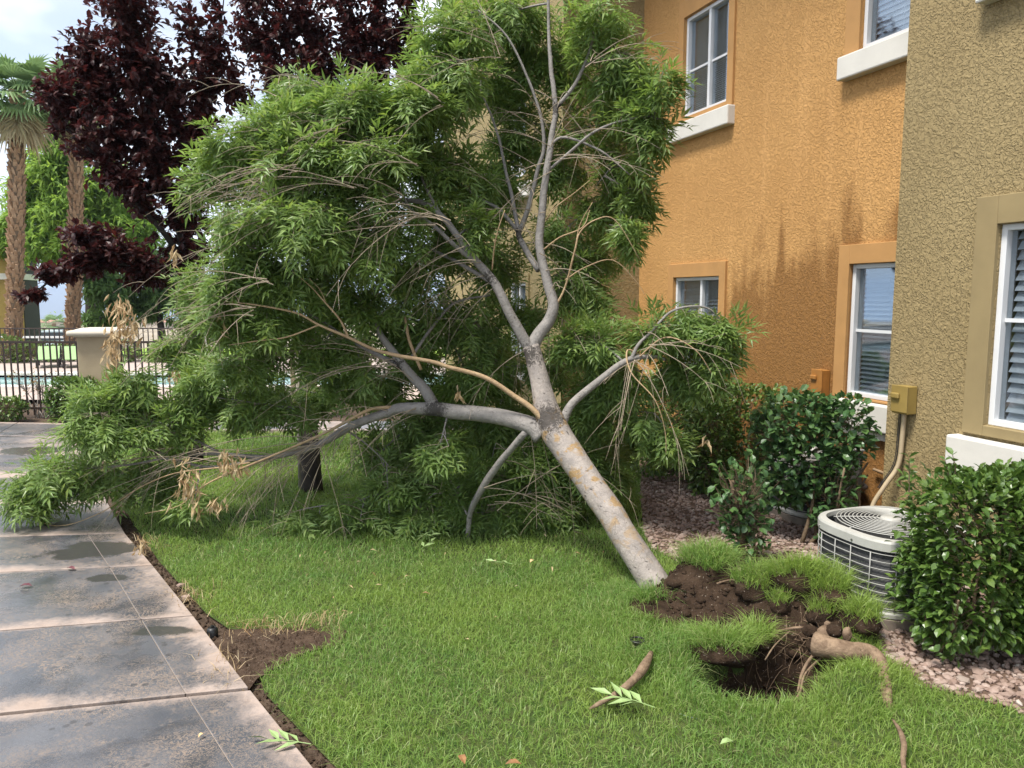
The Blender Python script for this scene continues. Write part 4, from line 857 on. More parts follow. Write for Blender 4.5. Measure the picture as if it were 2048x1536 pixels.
# ------------------------------------------------------------------ the fallen tree
TR = [[(1385, 1285, 4.10, 80), (1352, 1235, 4.22, 78), (1325, 1196, 4.30, 70), (1295, 1146, 4.38, 62), (1243, 1062, 4.52, 57), (1186, 975, 4.70, 56), (1134, 900, 4.88, 57), (1106, 856, 4.98, 60), (1092, 815, 5.04, 50), (1082, 770, 5.08, 40), (1070, 725, 5.12, 36), (1062, 692, 5.14, 34)]]
SCL = .70
LI = [[(1062, 700, 5.14, 40), (1078, 668, 5.17, 37), (1098, 640, 5.20, 34), (1106, 608, 5.22, 31), (1094, 560, 5.26, 27), (1080, 490, 5.32, 24), (1086, 410, 5.38, 22), (1096, 320, 5.44, 19), (1104, 270, 5.48, 17), (1111, 217, 5.5, 15), (1102, 132, 5.55, 12), (1098, 60, 5.6, 9), (1096, -30, 5.6, 7)],
      [(1064, 705, 5.14, 36), (1045, 672, 5.14, 31), (1020, 628, 5.14, 28), (992, 570, 5.15, 26), (954, 525, 5.18, 23), (923, 481, 5.2, 20), (884, 434, 5.25, 17), (846, 405, 5.3, 14), (790, 398, 5.4, 11), (746, 372, 5.5, 8), (700, 350, 5.5, 5)],
      [(1085, 872, 5.0, 60), (1063, 852, 5.03, 54), (1020, 838, 5.10, 49), (975, 829, 5.16, 46), (915, 824, 5.22, 44), (870, 819, 5.27, 40), (802, 817, 5.34, 33), (776, 826, 5.38, 28), (703, 853, 5.45, 24), (644, 885, 5.5, 20), (600, 902, 5.55, 17), (536, 914, 5.6, 14), (437, 908, 5.68, 11), (337, 908, 5.75, 9), (278, 894, 5.8, 7), (228, 894, 5.85, 6), (164, 902, 5.9, 4)],
      [(872, 820, 5.28, 34), (850, 780, 5.34, 32), (830, 759, 5.38, 29), (801, 723, 5.42, 26), (765, 676, 5.48, 19), (746, 634, 5.52, 16), (720, 593, 5.56, 13)],
      [(1120, 850, 5.0, 30), (1145, 805, 5.05, 24), (1200, 760, 5.1, 21), (1240, 730, 5.15, 19), (1272, 714, 5.2, 16), (1310, 713, 5.25, 11), (1330, 720, 5.3, 6)],
      [(1262, 718, 5.18, 12), (1275, 690, 5.2, 10), (1300, 665, 5.22, 8), (1340, 625, 5.25, 7), (1390, 612, 5.28, 5), (1430, 626, 5.3, 4), (1465, 680, 5.3, 3)],
      [(1052, 862, 5.02, 22), (1020, 900, 5.1, 20), (985, 945, 5.2, 22), (952, 1000, 5.3, 19), (940, 1030, 5.36, 16), (935, 1074, 5.40, 15)],
      [(1078, 540, 5.3, 19), (1052, 500, 5.4, 18), (1037, 470, 5.45, 17), (1043, 452, 5.5, 15), (1058, 413, 5.5, 14), (1076, 337, 5.5, 12), (1088, 293, 5.5, 11), (1082, 235, 5.5, 9), (1058, 164, 5.5, 7), (1014, 73, 5.5, 5), (953, 18, 5.5, 4)],
      [(1036, 470, 5.45, 13), (1030, 426, 5.55, 12), (1017, 366, 5.6, 10), (1008, 322, 5.7, 8), (990, 250, 5.8, 6), (960, 180, 5.8, 4)],
      [(1036, 465, 5.45, 12), (1000, 420, 5.55, 11), (960, 398, 5.6, 9), (900, 350, 5.6, 6), (850, 290, 5.6, 4)], [(1111, 217, 5.5, 12), (1149, 170, 5.5, 11), (1170, 126, 5.5, 9), (1187, 73, 5.5, 6), (1196, -10, 5.5, 4)],
      [(1170, 130, 5.5, 6), (1210, 115, 5.5, 5), (1250, 108, 5.5, 4)], [(1098, 340, 5.43, 9), (1145, 298, 5.4, 8), (1190, 262, 5.38, 7), (1250, 240, 5.35, 5), (1310, 235, 5.3, 4), (1338, 270, 5.3, 3)], [(1100, 290, 5.46, 8), (1130, 275, 5.46, 7), (1200, 300, 5.4, 5), (1260, 350, 5.4, 3)],
      [(954, 525, 5.18, 15), (910, 490, 5.2, 13), (866, 452, 5.25, 11), (820, 420, 5.25, 9), (766, 372, 5.2, 8), (722, 373, 5.15, 7), (670, 381, 5.1, 5), (610, 398, 5.1, 3)], [(985, 566, 5.18, 14), (923, 528, 5.3, 12), (884, 509, 5.4, 10), (840, 488, 5.5, 8), (760, 470, 5.6, 5), (700, 480, 5.6, 3)],
      [(820, 420, 5.25, 7), (790, 360, 5.2, 6), (766, 337, 5.2, 5), (740, 293, 5.15, 5), (716, 275, 5.15, 4), (670, 262, 5.1, 3)], [(884, 434, 5.25, 8), (850, 370, 5.3, 7), (812, 270, 5.35, 6), (787, 234, 5.4, 5), (752, 202, 5.4, 4), (693, 193, 5.4, 4), (640, 165, 5.4, 3), (560, 150, 5.4, 2)],
      [(798, 733, 5.42, 17), (751, 707, 5.5, 14), (707, 684, 5.6, 10), (640, 640, 5.7, 7), (560, 600, 5.7, 4)], [(824, 712, 5.45, 10), (860, 660, 5.6, 9), (900, 613, 5.7, 8), (935, 598, 5.75, 6), (980, 590, 5.8, 4)],
      [(437, 904, 5.68, 8), (390, 880, 5.65, 7), (337, 862, 5.62, 6), (255, 818, 5.6, 4), (200, 790, 5.6, 3)], [(536, 914, 5.6, 8), (420, 935, 5.65, 7), (337, 917, 5.62, 6), (264, 929, 5.62, 5), (164, 938, 5.65, 4), (59, 940, 5.7, 2)]]
DE = [[(1092, 846, 4.97, 22), (1060, 815, 4.98, 19), (1030, 793, 5.0, 18), (970, 755, 5.0, 17), (900, 735, 5.0, 15), (860, 722, 5.0, 14), (765, 705, 5.0, 12), (695, 673, 5.0, 10), (635, 648, 5.0, 8), (590, 625, 5.0, 7), (500, 608, 5.0, 5), (440, 603, 5.0, 4)], [(698, 675, 5.0, 8), (680, 640, 5.0, 6), (650, 605, 5.0, 5), (620, 572, 5.0, 3), (585, 543, 5.0, 2)], [(637, 650, 5.0, 6), (575, 674, 5.0, 5), (520, 681, 5.0, 4), (457, 690, 5.0, 2)], [(652, 606, 5.0, 3), (640, 580, 5, 2), (618, 556, 5, 2)],
      [(785, 815, 5.36, 12), (740, 820, 5.35, 11), (690, 845, 5.35, 10), (640, 870, 5.35, 9), (560, 905, 5.35, 8), (480, 938, 5.35, 7), (410, 970, 5.35, 5), (357, 1012, 5.35, 3), (290, 1027, 5.4, 2)], [(500, 925, 5.35, 5), (440, 935, 5.4, 5), (352, 946, 5.45, 4), (278, 976, 5.5, 4), (202, 1025, 5.55, 3), (117, 1052, 5.6, 3), (47, 1030, 5.7, 2)],
      [(1108, 615, 5.22, 9), (1130, 575, 5.2, 7), (1150, 500, 5.15, 6), (1160, 465, 5.15, 5), (1190, 440, 5.1, 4), (1230, 440, 5.1, 3), (1280, 520, 5.1, 2)], [(1130, 560, 5.2, 5), (1170, 535, 5.2, 4), (1225, 520, 5.2, 3), (1270, 560, 5.2, 2), (1290, 590, 5.2, 1.5)], [(1150, 500, 5.15, 3), (1160, 450, 5.15, 3), (1185, 405, 5.1, 2)],
      [(842, 740, 5.42, 13), (822, 690, 5.45, 11), (810, 634, 5.5, 9)], [(984, 540, 5.15, 6), (988, 500, 5.1, 5), (996, 460, 5.05, 4), (1010, 420, 5.05, 3)], [(1087, 500, 5.3, 6), (1120, 475, 5.25, 5), (1165, 455, 5.2, 4), (1180, 420, 5.2, 2)], [(1092, 440, 5.35, 5), (1110, 415, 5.3, 4), (1150, 385, 5.3, 3), (1180, 360, 5.3, 2)],
      [(1290, 715, 5.22, 6), (1255, 700, 5.2, 6), (1262, 745, 5.1, 5), (1310, 800, 5.0, 4), (1330, 860, 5.0, 3), (1332, 910, 5.0, 2)], [(1270, 720, 5.2, 5), (1330, 675, 5.15, 5), (1390, 700, 5.1, 4), (1425, 750, 5.1, 2)]]
mb = MB(); A = []; limbs(TR, mb, 18, 5, A, .03); tpart(mb.build('trunk', M['bark_trunk'], tree, True))
for row in LI:
    row = [(x, y, Y, d * (SCL if d > 9 else .5 + .2 * d / 9 + (.5 - .5 * d / 9))) for x, y, Y, d in row]; mb = MB(); limbs([row], mb, 12 if row[0][3] > 14 else 8, 5, A, .04); tpart(mb.build('limb', M['bark_limb'], tree, True))
for row in DE:
    row = [(x, y, Y, d * .6) for x, y, Y, d in row]
    mb = MB(); limbs([row], mb, 8, 5, None, .14); o = tpart(mb.build('dead_branch', M['twig_tan'], tree, True))
g = Grower(A, 5)
CLUMPS = [ # cx, cy, rx, ry, Y, dY, share
 (1200, 50, 80, 70, 5.6, .3, .9), (1010, 30, 110, 60, 5.9, .3, 1.0), (900, 70, 80, 70, 5.4, .3, 1.1), (1250, 150, 65, 80, 5.5, .25, .9), (1295, 240, 48, 80, 5.4, .25, .9), (1235, 330, 60, 90, 5.9, .25, 1.0), (1180, 230, 70, 80, 6.0, .25, .6), (880, 170, 90, 70, 5.3, .35, 1.3), (960, 150, 80, 90, 6.0, .3, .8), (1270, 400, 35, 70, 5.7, .2, .6), (1200, 410, 60, 60, 6.1, .25, .6), (1080, 90, 60, 60, 6.1, .2, .4), (1040, 250, 70, 70, 6.2, .25, .8), (1030, 150, 70, 70, 6.2, .25, .8), (1110, 330, 60, 70, 6.2, .25, .7), (1000, 330, 60, 60, 6.2, .25, .7), (1140, 130, 50, 70, 6.1, .2, .6), (1320, 170, 25, 50, 5.2, .15, .3), (1255, 470, 30, 40, 5.5, .2, .25),
 (590, 180, 70, 40, 5.4, .3, .8), (690, 220, 110, 60, 5.2, .35, 1.5), (560, 250, 100, 50, 5.2, .35, 1.1), (470, 300, 80, 60, 5.4, .35, 1.0), (610, 310, 120, 60, 5.0, .3, 1.5), (810, 260, 90, 90, 5.3, .4, 1.4), (900, 320, 90, 80, 5.5, .4, 1.2), (740, 330, 100, 60, 5.0, .3, 1.2), (430, 370, 60, 60, 5.6, .3, .6), (850, 210, 70, 60, 5.1, .3, .8), (760, 215, 50, 40, 5.3, .3, .6),
 (500, 440, 80, 60, 5.1, .3, 1.1), (620, 440, 120, 80, 4.9, .35, 1.7), (740, 470, 110, 80, 5.1, .4, 1.5), (480, 540, 70, 70, 5.1, .3, 1.0), (600, 540, 110, 60, 5.2, .35, 1.4), (830, 560, 90, 80, 5.6, .35, 1.2), (700, 580, 80, 60, 5.5, .3, .8), (450, 640, 55, 60, 5.2, .3, .7), (540, 650, 80, 60, 5.3, .35, 1.0), (640, 700, 70, 50, 5.6, .3, .7), (490, 720, 70, 50, 5.5, .3, .8), (900, 480, 80, 70, 5.9, .35, .9), (980, 380, 60, 60, 6.0, .3, .7), (950, 450, 30, 50, 5.3, .15, .45),
 (870, 650, 80, 70, 6.0, .35, 1.1), (960, 650, 80, 90, 6.0, .35, 1.2), (940, 760, 90, 60, 6.0, .35, 1.1), (720, 760, 70, 50, 5.7, .3, .8), (780, 640, 60, 60, 6.0, .3, .7), (1010, 520, 60, 60, 6.1, .3, .7), (1120, 470, 60, 60, 6.0, .3, .6), (1140, 560, 60, 70, 6.0, .3, .6), (1180, 600, 50, 40, 6.0, .25, .4),
 (1180, 680, 80, 50, 5.5, .3, 1.2), (1230, 760, 80, 60, 5.7, .3, 1.1), (1330, 660, 80, 45, 5.4, .25, 1.0), (1410, 660, 55, 45, 5.3, .2, .75), (1460, 680, 28, 40, 5.3, .12, .3), (1370, 740, 70, 50, 5.6, .25, .7), (1170, 800, 70, 60, 5.8, .3, .9), (1280, 840, 60, 70, 5.6, .25, .6), (1340, 870, 50, 60, 5.5, .2, .4), (1420, 740, 40, 40, 5.3, .15, .3),
 (230, 800, 95, 40, 5.6, .3, 1.0), (200, 860, 85, 45, 5.5, .3, 1.1), (330, 830, 90, 50, 5.7, .35, 1.1), (120, 940, 70, 50, 5.6, .3, .8), (70, 985, 60, 38, 5.7, .25, 1.0), (230, 960, 90, 45, 5.8, .3, .8), (330, 950, 80, 50, 6.0, .3, .6), (400, 790, 60, 50, 5.8, .3, .8), (490, 810, 70, 45, 5.7, .3, .8), (580, 820, 60, 30, 5.8, .3, .35), (270, 760, 50, 25, 5.6, .2, .4), (420, 740, 60, 40, 5.8, .3, .6),
 (880, 890, 45, 30, 5.2, .15, .4), (800, 960, 90, 45, 5.75, .3, 1.1), (900, 980, 90, 45, 5.7, .3, 1.2), (1000, 950, 80, 70, 5.75, .3, 1.3), (1090, 930, 70, 80, 5.8, .3, 1.3), (1170, 920, 60, 80, 5.8, .3, 1.1), (700, 1010, 90, 28, 5.6, .25, .35), (830, 1025, 110, 26, 5.6, .25, .9), (980, 1020, 110, 30, 5.65, .25, 1.0), (1100, 1010, 90, 30, 5.7, .25, .9), (1220, 940, 40, 60, 5.9, .2, .5), (600, 1020, 70, 22, 5.6, .2, .15), (760, 900, 70, 50, 6.3, .3, .8), (860, 830, 80, 60, 6.3, .35, .9), (1000, 850, 80, 60, 6.3, .3, 1.0), (390, 1000, 40, 15, 5.5, .15, .15), (1100, 740, 50, 50, 6.2, .3, .6), (860, 400, 70, 60, 6.1, .3, .9), (700, 420, 100, 60, 5.9, .35, 1.1), (600, 230, 90, 60, 5.9, .3, .9), (760, 330, 80, 70, 5.9, .3, .9), (560, 350, 80, 60, 5.8, .3, .8), (400, 600, 60, 100, 6.6, .3, 1.0), (370, 690, 50, 60, 6.4, .3, .6), (520, 560, 80, 60, 6.0, .3, .8), (640, 620, 80, 60, 6.1, .3, .8), (1060, 620, 60, 60, 6.3, .3, .6), (1190, 520, 50, 60, 6.2, .25, .5), (700, 690, 70, 50, 6.6, .3, .9), (760, 770, 70, 50, 6.7, .3, .9), (840, 720, 70, 60, 6.7, .3, .9), (910, 790, 70, 50, 6.8, .3, .9), (640, 790, 60, 40, 6.6, .3, .6), (1000, 720, 60, 80, 6.7, .3, .9), (840, 880, 80, 40, 6.6, .3, .8), (940, 880, 80, 50, 6.7, .3, .8), (1060, 830, 60, 60, 6.7, .3, .7), (1140, 860, 60, 60, 6.5, .3, .8), (530, 770, 60, 40, 6.4, .3, .6), (1240, 880, 60, 50, 6.3, .25, .6), (440, 800, 50, 30, 6.3, .3, .5)]
for (cx, cy_, rx, ry, Y, dY, k) in CLUMPS:
    g.clump(at(cx, cy_, Y), (rx / FPX * Y, dY, ry / FPX * Y), int(29 * k + 1), 11, arch=.16, droop=.7, lspread=.75, lsc=1.0, tr=.0030, br=.009)
# bare arching twigs
bt = MB(); gr = np.random.default_rng(77); AA = np.array(A)
def spray(px, py, Y, ex, ey, n, dep=.15, r_=.0035, j=28):
    for k in range(n):
        if k >= max(2, int(n * .85)): break
        c_ = at(px, py, Y); near = AA[np.linalg.norm(AA - c_, axis=1) < .34]; a = (near[gr.integers(0, len(near))] if len(near) and gr.random() < .75 else c_) + gr.normal(0, .02, 3); f_ = gr.uniform(.45, 1.15); e = at(px + ex * f_ + gr.normal(0, j * 2), py + ey * f_ + gr.normal(0, j * 1.8), Y + gr.normal(0, dep)); e[2] = max(e[2], .02)
        q = g.arc(a, e, gr.uniform(.10, .28), 9, .03); bt.tube(q, np.linspace(r_, r_ * .3, 9), 5, False)
        for m in range(gr.integers(2, 5)):
            i = gr.integers(3, 8); l_ = np.linalg.norm(e - a) * gr.uniform(.2, .4); d = unit(unit(e - a) + gr.normal(0, .6, 3)); e2 = q[i] + d * l_ - np.array((0, 0, l_ * .3)); e2[2] = max(e2[2], .02)
            bt.tube(g.arc(q[i], e2, .15, 6, .04), np.linspace(r_ * .5, r_ * .2, 6), 4, False)
for a in [(480, 560, 5.2, -230, 110, 6), (520, 500, 5.1, -180, 90, 4), (640, 350, 5.0, -230, 60, 6), (700, 280, 5.0, -160, 40, 5), (640, 430, 4.9, -260, 60, 5), (560, 400, 5.0, -210, 30, 4), (800, 390, 5.0, -170, 20, 6), (860, 430, 5.0, -130, 90, 6), (760, 205, 5.2, -190, 0, 5), (560, 200, 5.3, -120, 30, 4), (1090, 330, 5.3, -180, 60, 7), (1095, 300, 5.3, 170, 20, 6), (1085, 420, 5.3, -150, 60, 5),
          (1100, 250, 5.4, -170, 40, 6), (1110, 217, 5.4, 150, 60, 5), (1080, 500, 5.25, 150, 80, 6), (930, 500, 5.15, -130, 70, 5), (960, 530, 5.1, -170, 100, 5), (560, 912, 5.5, -330, 70, 9), (450, 912, 5.6, -300, 90, 10), (640, 890, 5.4, -90, 150, 8), (560, 915, 5.5, -60, 130, 9), (700, 850, 5.4, -210, 40, 5), (790, 740, 5.3, -210, 60, 6), (720, 690, 5.4, -170, 90, 5), (620, 850, 5.5, -160, 160, 6), (350, 908, 5.7, -290, 110, 8),
          (700, 240, 5.0, -200, 90, 5), (830, 330, 4.95, -230, -10, 6), (720, 373, 4.9, -260, 30, 6), (600, 330, 4.9, -230, 90, 6), (900, 450, 4.9, -210, 20, 6), (880, 200, 5.0, -150, 40, 5), (1000, 110, 5.2, -150, -30, 5), (1180, 120, 5.2, 120, 10, 5), (540, 560, 4.9, -200, 50, 5), (500, 620, 5.0, -230, 60, 6), (1280, 715, 5.15, 80, 170, 6), (1240, 740, 5.1, 40, 160, 4), (1300, 690, 5.15, 130, 40, 5), (1050, 900, 5.3, 100, 110, 5), (990, 1010, 5.5, 160, 20, 6), (1050, 700, 5.5, -60, 170, 6), (850, 700, 5.6, -90, 140, 6), (1130, 640, 5.6, 60, 120, 5), (940, 620, 5.5, -70, 120, 5), (1150, 920, 5.3, 60, 130, 4), (840, 820, 5.4, -140, 130, 5), (660, 880, 5.4, -40, 110, 4)]: spray(a[0], a[1], a[2] - .12, *a[3:])
tpart(bt.build('bare_twigs', M['twig_grey'], tree))['kind'] = 'stuff'
tpart(g.br.build('branches', M['bark_limb'], tree, True))['kind'] = 'stuff'; tpart(g.tw.build('twigs', M['twig_grey'], tree))['kind'] = 'stuff'
P, D, U, Sc = g.leaves(); P[:, 2] = np.maximum(P[:, 2], .03)
foliage(ASH, P, D, U, Sc, M['ash_leaf'], tree, 'leaf', 'foliage', 300)
for c in tree.children:
    if c.name.startswith(('leaf', 'foliage')): tpart(c)
# dry seed and leaf bunches
dp = []; 
for (x, y, rx, ry, Y, n) in [(378, 965, 26, 40, 5.30, 90), (455, 920, 24, 26, 5.32, 60), (430, 1005, 20, 14, 5.3, 34), (395, 1020, 10, 16, 5.3, 16), (478, 935, 14, 14, 5.3, 20), (240, 620, 30, 34, 5.5, 80), (225, 695, 16, 32, 5.45, 55), (262, 655, 26, 28, 5.5, 60), (232, 660, 24, 20, 5.5, 40), (350, 505, 7, 22, 5.2, 16), (444, 630, 6, 22, 5.0, 12), (280, 1090, 12, 30, 5.0, 30), (350, 745, 12, 12, 5.6, 12), (1415, 880, 6, 12, 5.2, 8), (918, 790, 5, 24, 5.2, 14)]:
    for k in range(n): dp.append(at(x + R.normal(0, rx * .5), y + R.normal(0, ry * .5), Y + R.normal(0, .04)))
dp = np.array(dp); dp[:, 2] = np.maximum(dp[:, 2], .02); nd = len(dp)
o = foliage(simple(.060, .017, 4), dp, unit(rdir(nd) * .6 + (0, 0, -1)), rdir(nd), R.uniform(.8, 1.3, nd), M['dry_leaf'], tree, 'dry_leaf', 'dry_leaves', 60)
for c in tree.children:
    if c.name.startswith('dry_lea'): tpart(c)
# roots
def root(pts, name='root', sides=12, mat='root_tan'):
    P = np.array([at(x, y, Y) for x, y, Y, d in pts]); r_ = np.array([d / 2 / FPX * Y for x, y, Y, d in pts]); Q = spline(np.column_stack([P, r_]), 5); mb = MB(); mb.tube(Q[:, :3], np.maximum(Q[:, 3] * (1 + .13 * vnoise(Q[:, :3] * 22, 5)), .001), sides); return tpart(mb.build(name, M[mat], tree, True))
def rootz(pts, z, mat='root_tan'):
    return root([(x, y, gnd(x, y, z_)[1], d) for (x, y, d), z_ in zip(pts, z)], mat=mat)
rootz([(1630, 1288, 50), (1672, 1298, 44), (1706, 1303, 41), (1736, 1306, 38), (1757, 1322, 33), (1766, 1348, 27), (1771, 1376, 24), (1775, 1402, 19), (1780, 1425, 12)], (.09, .095, .095, .085, .065, .045, .03, .015, -.02))
for k, (x, y, Y_, r_, m_) in enumerate([(1648, 1272, 3.58, (.045, .04, .045), 'root_tan'), (1630, 1290, 3.57, (.04, .03, .035), 'soil_dark'), (1694, 1270, 3.53, (.022, .02, .04), 'root_tan'), (1668, 1262, 3.56, (.04, .03, .03), 'soil_dark'), (1620, 1262, 3.60, (.035, .03, .03), 'soil_dark'), (1655, 1250, 3.6, (.018, .015, .02), 'root_tan')]): clod(at(x, y, Y_), r_, 20 + k, M[m_], 'root_knot' if m_ == 'root_tan' else 'soil_lump')
rootz([(1176, 1420, 4), (1200, 1406, 10), (1240, 1383, 15), (1275, 1352, 19), (1293, 1325, 19), (1302, 1306, 10)], (.0, .035, .05, .062, .07, .05))
root([(1650, 1300, 3.55, 7), (1625, 1312, 3.50, 6), (1605, 1345, 3.44, 7), (1595, 1385, 3.36, 4)]); root([(1660, 1300, 3.55, 6), (1612, 1345, 3.40, 4), (1600, 1385, 3.30, 5), (1580, 1410, 3.22, 2)])
root([(1520, 1275, 3.70, 4), (1560, 1262, 3.68, 6), (1600, 1255, 3.64, 5), (1640, 1262, 3.6, 4)]); root([(1420, 1172, 4.14, 4), (1465, 1160, 4.10, 4), (1505, 1175, 4.06, 2)]); root([(1530, 1320, 3.5, 3), (1550, 1290, 3.55, 3), (1580, 1262, 3.6, 2)])
rootz([(1786, 1440, 5), (1800, 1462, 10), (1808, 1490, 12), (1806, 1520, 11), (1812, 1560, 8)], (.01, .03, .035, .035, .02))
hr = MB(); gr = np.random.default_rng(9)
for k in range(420):
    x, y = gr.uniform(1.05, 1.66), gr.uniform(3.40, 3.86); h, s_ = hfield(np.array([x]), np.array([y]))
    if s_[0] < .5: continue
    P0 = np.array((x, y, h[0])); e = P0 + np.array((gr.normal(-.03, .06), gr.uniform(-.15, -.02), gr.uniform(-.12, .03))); r_ = gr.uniform(.0008, .0026)
    q = g.arc(P0, e, gr.uniform(-.2, .3), 7, .15); hr.tube(q, np.linspace(r_, r_ * .3, 7), 4, False)
tpart(hr.build('root_hairs', M['root_tan'], tree))['kind'] = 'stuff'
# ------------------------------------------------------------------ shrubs and hedges
def shrub(name, label, boxes, n, temps, mat, seed, nparts=0, stems=None, e=4.0, bark_='bark_shrub', out=.75, lsc=1.0, group=None, cat='bush', shell=.16, sprigs=()):
    """boxes: (centre, half sizes) superellipsoids; leaves sit on and just under their surface, on short twigs"""
    g = np.random.default_rng(seed); c0 = np.array(boxes[0][0]); t = empty(name, (c0[0], c0[1], 0)); tag(t, label, cat, group)
    P = []; D = []; vol = np.array([np.prod(np.array(h)) ** (2 / 3) for c, h in boxes]); vol /= vol.sum()
    for (c, h), f in zip(boxes, vol):
        m = int(n * f); d = unit(g.normal(size=(m, 3))); k = 1 / (np.abs(d) ** e).sum(1) ** (1 / e)
        q = d * k[:, None]; bump = 1 + .13 * vnoise(d * 3.2 + seed, seed) + .07 * vnoise(d * 9, seed + 1)
        rr = bump * (1 - np.abs(g.normal(0, shell, m))); p = np.array(c) + q * rr[:, None] * np.array(h)
        nrm = unit(np.sign(q) * np.abs(q) ** (e - 1) / np.array(h)); P.append(p); D.append(unit(nrm * out + rdir(m, g) * .75 + (0, 0, .15)))
    P = np.vstack(P); D = np.vstack(D); keep = P[:, 2] > .02; P = P[keep]; D = D[keep]; m = len(P)
    tw = MB(); sub = g.choice(m, min(m, 420), replace=False)
    for i in sub:
        c = np.array(boxes[int(np.argmin([np.linalg.norm((P[i] - np.array(b_[0])) / np.array(b_[1])) for b_ in boxes]))][0]); a = P[i] + (c - P[i]) * g.uniform(.3, .6) - np.array((0, 0, .05))
        tw.tube([a, (a + P[i]) / 2 + g.normal(0, .015, 3), P[i]], (.003, .0022, .001), 4, False)
    xp = []; xd = []
    for (p0, p1, k) in sprigs:
        p0, p1 = np.array(p0), np.array(p1); tw.tube([p0, (p0 + p1) / 2 + g.normal(0, .008, 3), p1], (.0035, .003, .0015), 5)
        for f in np.linspace(.15, 1, k): xp += [p0 + (p1 - p0) * f] * 2; a = g.uniform(0, 6.28); v = np.array((math.cos(a), math.sin(a), .8)); xd += [v, v * (-1, -1, 1)]
    if xp: P = np.vstack([P, xp]); D = np.vstack([D, unit(np.array(xd))]); m = len(P)
    world(tw.build('twigs', M[bark_], t))['kind'] = 'stuff'
    for s_ in (stems or []):
        mb = MB(); Q = spline(s_[0], 4); mb.tube(Q, np.linspace(s_[1], s_[2], len(Q)), 8); world(mb.build('stem', M[bark_], t, True))
    foliage(temps, P, D, unit(rdir(m, g) * .5 + (0, 0, 1.0)), lsc * g.uniform(.7, 1.25, m), M[mat], t, 'leaf', 'foliage', nparts, g)
    for c in t.children:
        if c.name.startswith(('leaf', 'foliage')): world(c)
    return t
OV = oval(.046, .028, 4); OVB = oval(.060, .044, 4)
def st(x, y, z0, z1, k, r_, seed):
    g = np.random.default_rng(seed); out = []
    for i in range(k):
        a = np.array((x + g.normal(0, .05), y + g.normal(0, .05), -.02)); b_ = a + np.array((g.normal(0, .12), g.normal(0, .1), z1)); out.append(([a, (a + b_) / 2 + g.normal(0, .03, 3), b_], r_, r_ * .4))
    return out
hx = at(1935, 1120, 3.62)
shrub('hedge', 'clipped glossy green hedge in front of the white sill and air conditioner', [((2.40, 3.61, .48), (.44, .23, .40)), ((2.84, 3.56, .49), (.45, .25, .42))], 15000, OV, 'hedge_leaf', 51, 300, st(2.3, 3.6, 0, .6, 5, .012, 1) + st(2.05, 3.6, 0, .4, 3, .01, 2), 9, 'bark_shrub', .8, 1.0, 'bushes in the gravel bed',
      sprigs=[(at(1818, 985, 3.6), at(1818, 915, 3.6), 6), (at(1910, 955, 3.6), at(1905, 910, 3.6), 4), (at(1897, 950, 3.62), at(1890, 920, 3.62), 3)])
c = gnd(1485, 1130); shrub('bush', 'small sparse bush growing from a snapped stump near the turf clod', [((c[0] - .02, c[1], .44), (.20, .15, .28)), ((c[0] + .02, c[1], .22), (.15, .12, .18))], 480, OVB, 'blue_hedge_leaf', 52, 150,
      [([c, c + (-.02, 0, .2), c + (-.06, .0, .38), c + (-.08, 0, .56)], .026, .02), ([c + (.05, 0, 0), c + (.07, 0, .12), c + (.06, 0, .26)], .014, .008), ([c + (.09, .02, 0), c + (.09, 0, .1), c + (.12, 0, .2)], .012, .006)], 2.5, 'bark_shrub', .5, .9, 'bushes in the gravel bed', shell=.4)
mb = MB()
for k in range(34):
    a = c + (-.07, -.01, .52) + R.normal(0, .012, 3); mb.tube([a, a + (R.uniform(.0, .05), R.normal(0, .02), -.02), a + (R.uniform(.02, .08), R.normal(0, .02), R.uniform(-.16, -.04))], (.004, .003, .001), 4, False)
o = mb.build('splintered_wood', M['twig_tan']); bush = [x for x in bpy.data.objects if x.name == 'bush'][0]; o.parent = bush; world(o)
shrub('bush', 'tall dark leafy bush in front of the half hidden condenser', [((2.10, 5.40, .66), (.34, .22, .36)), ((2.24, 5.24, .36), (.15, .15, .34)), ((1.97, 5.38, .86), (.24, .2, .22)), ((2.32, 5.30, .80), (.19, .16, .24)), ((1.95, 5.45, .45), (.18, .16, .25))], 2600, OVB, 'blue_hedge_leaf', 53, 260, st(2.1, 5.3, 0, .6, 4, .016, 3) + st(2.35, 5.28, 0, .5, 3, .014, 4), 2.6, 'bark_shrub', .6, 1.0, 'bushes in the gravel bed', shell=.22)
shrub('hedge', 'dark clipped hedge behind the sparse stump bush', [((2.02, 6.9, .48), (.40, .35, .45)), ((1.75, 6.7, .40), (.2, .25, .40))], 4800, OV, 'dark_hedge_leaf', 54, 60, st(2, 6.8, 0, .5, 4, .012, 5), 4.5, 'bark_shrub', .8, 1.1, 'bushes in the gravel bed')
shrub('hedge', 'dark clipped hedge farthest along the wall, behind the drooping limb', [((1.42, 7.35, .48), (.32, .35, .46)), ((1.75, 7.7, .50), (.40, .35, .50))], 4600, OV, 'dark_hedge_leaf', 55, 40, st(1.5, 7.4, 0, .5, 4, .012, 6), 4.5, 'bark_shrub', .8, 1.1, 'bushes in the gravel bed')
c = at(150, 790, 10.55); shrub('hedge', 'small clipped hedge at the foot of the capped pillar', [((c[0] - .02, 10.55, .30), (.31, .24, .29))], 2600, OV, 'hedge_leaf', 56, 40, st(c[0], 10.55, 0, .3, 3, .01, 7), 4, 'bark_shrub', .8, 1.2, 'shrubs along the pool fence')
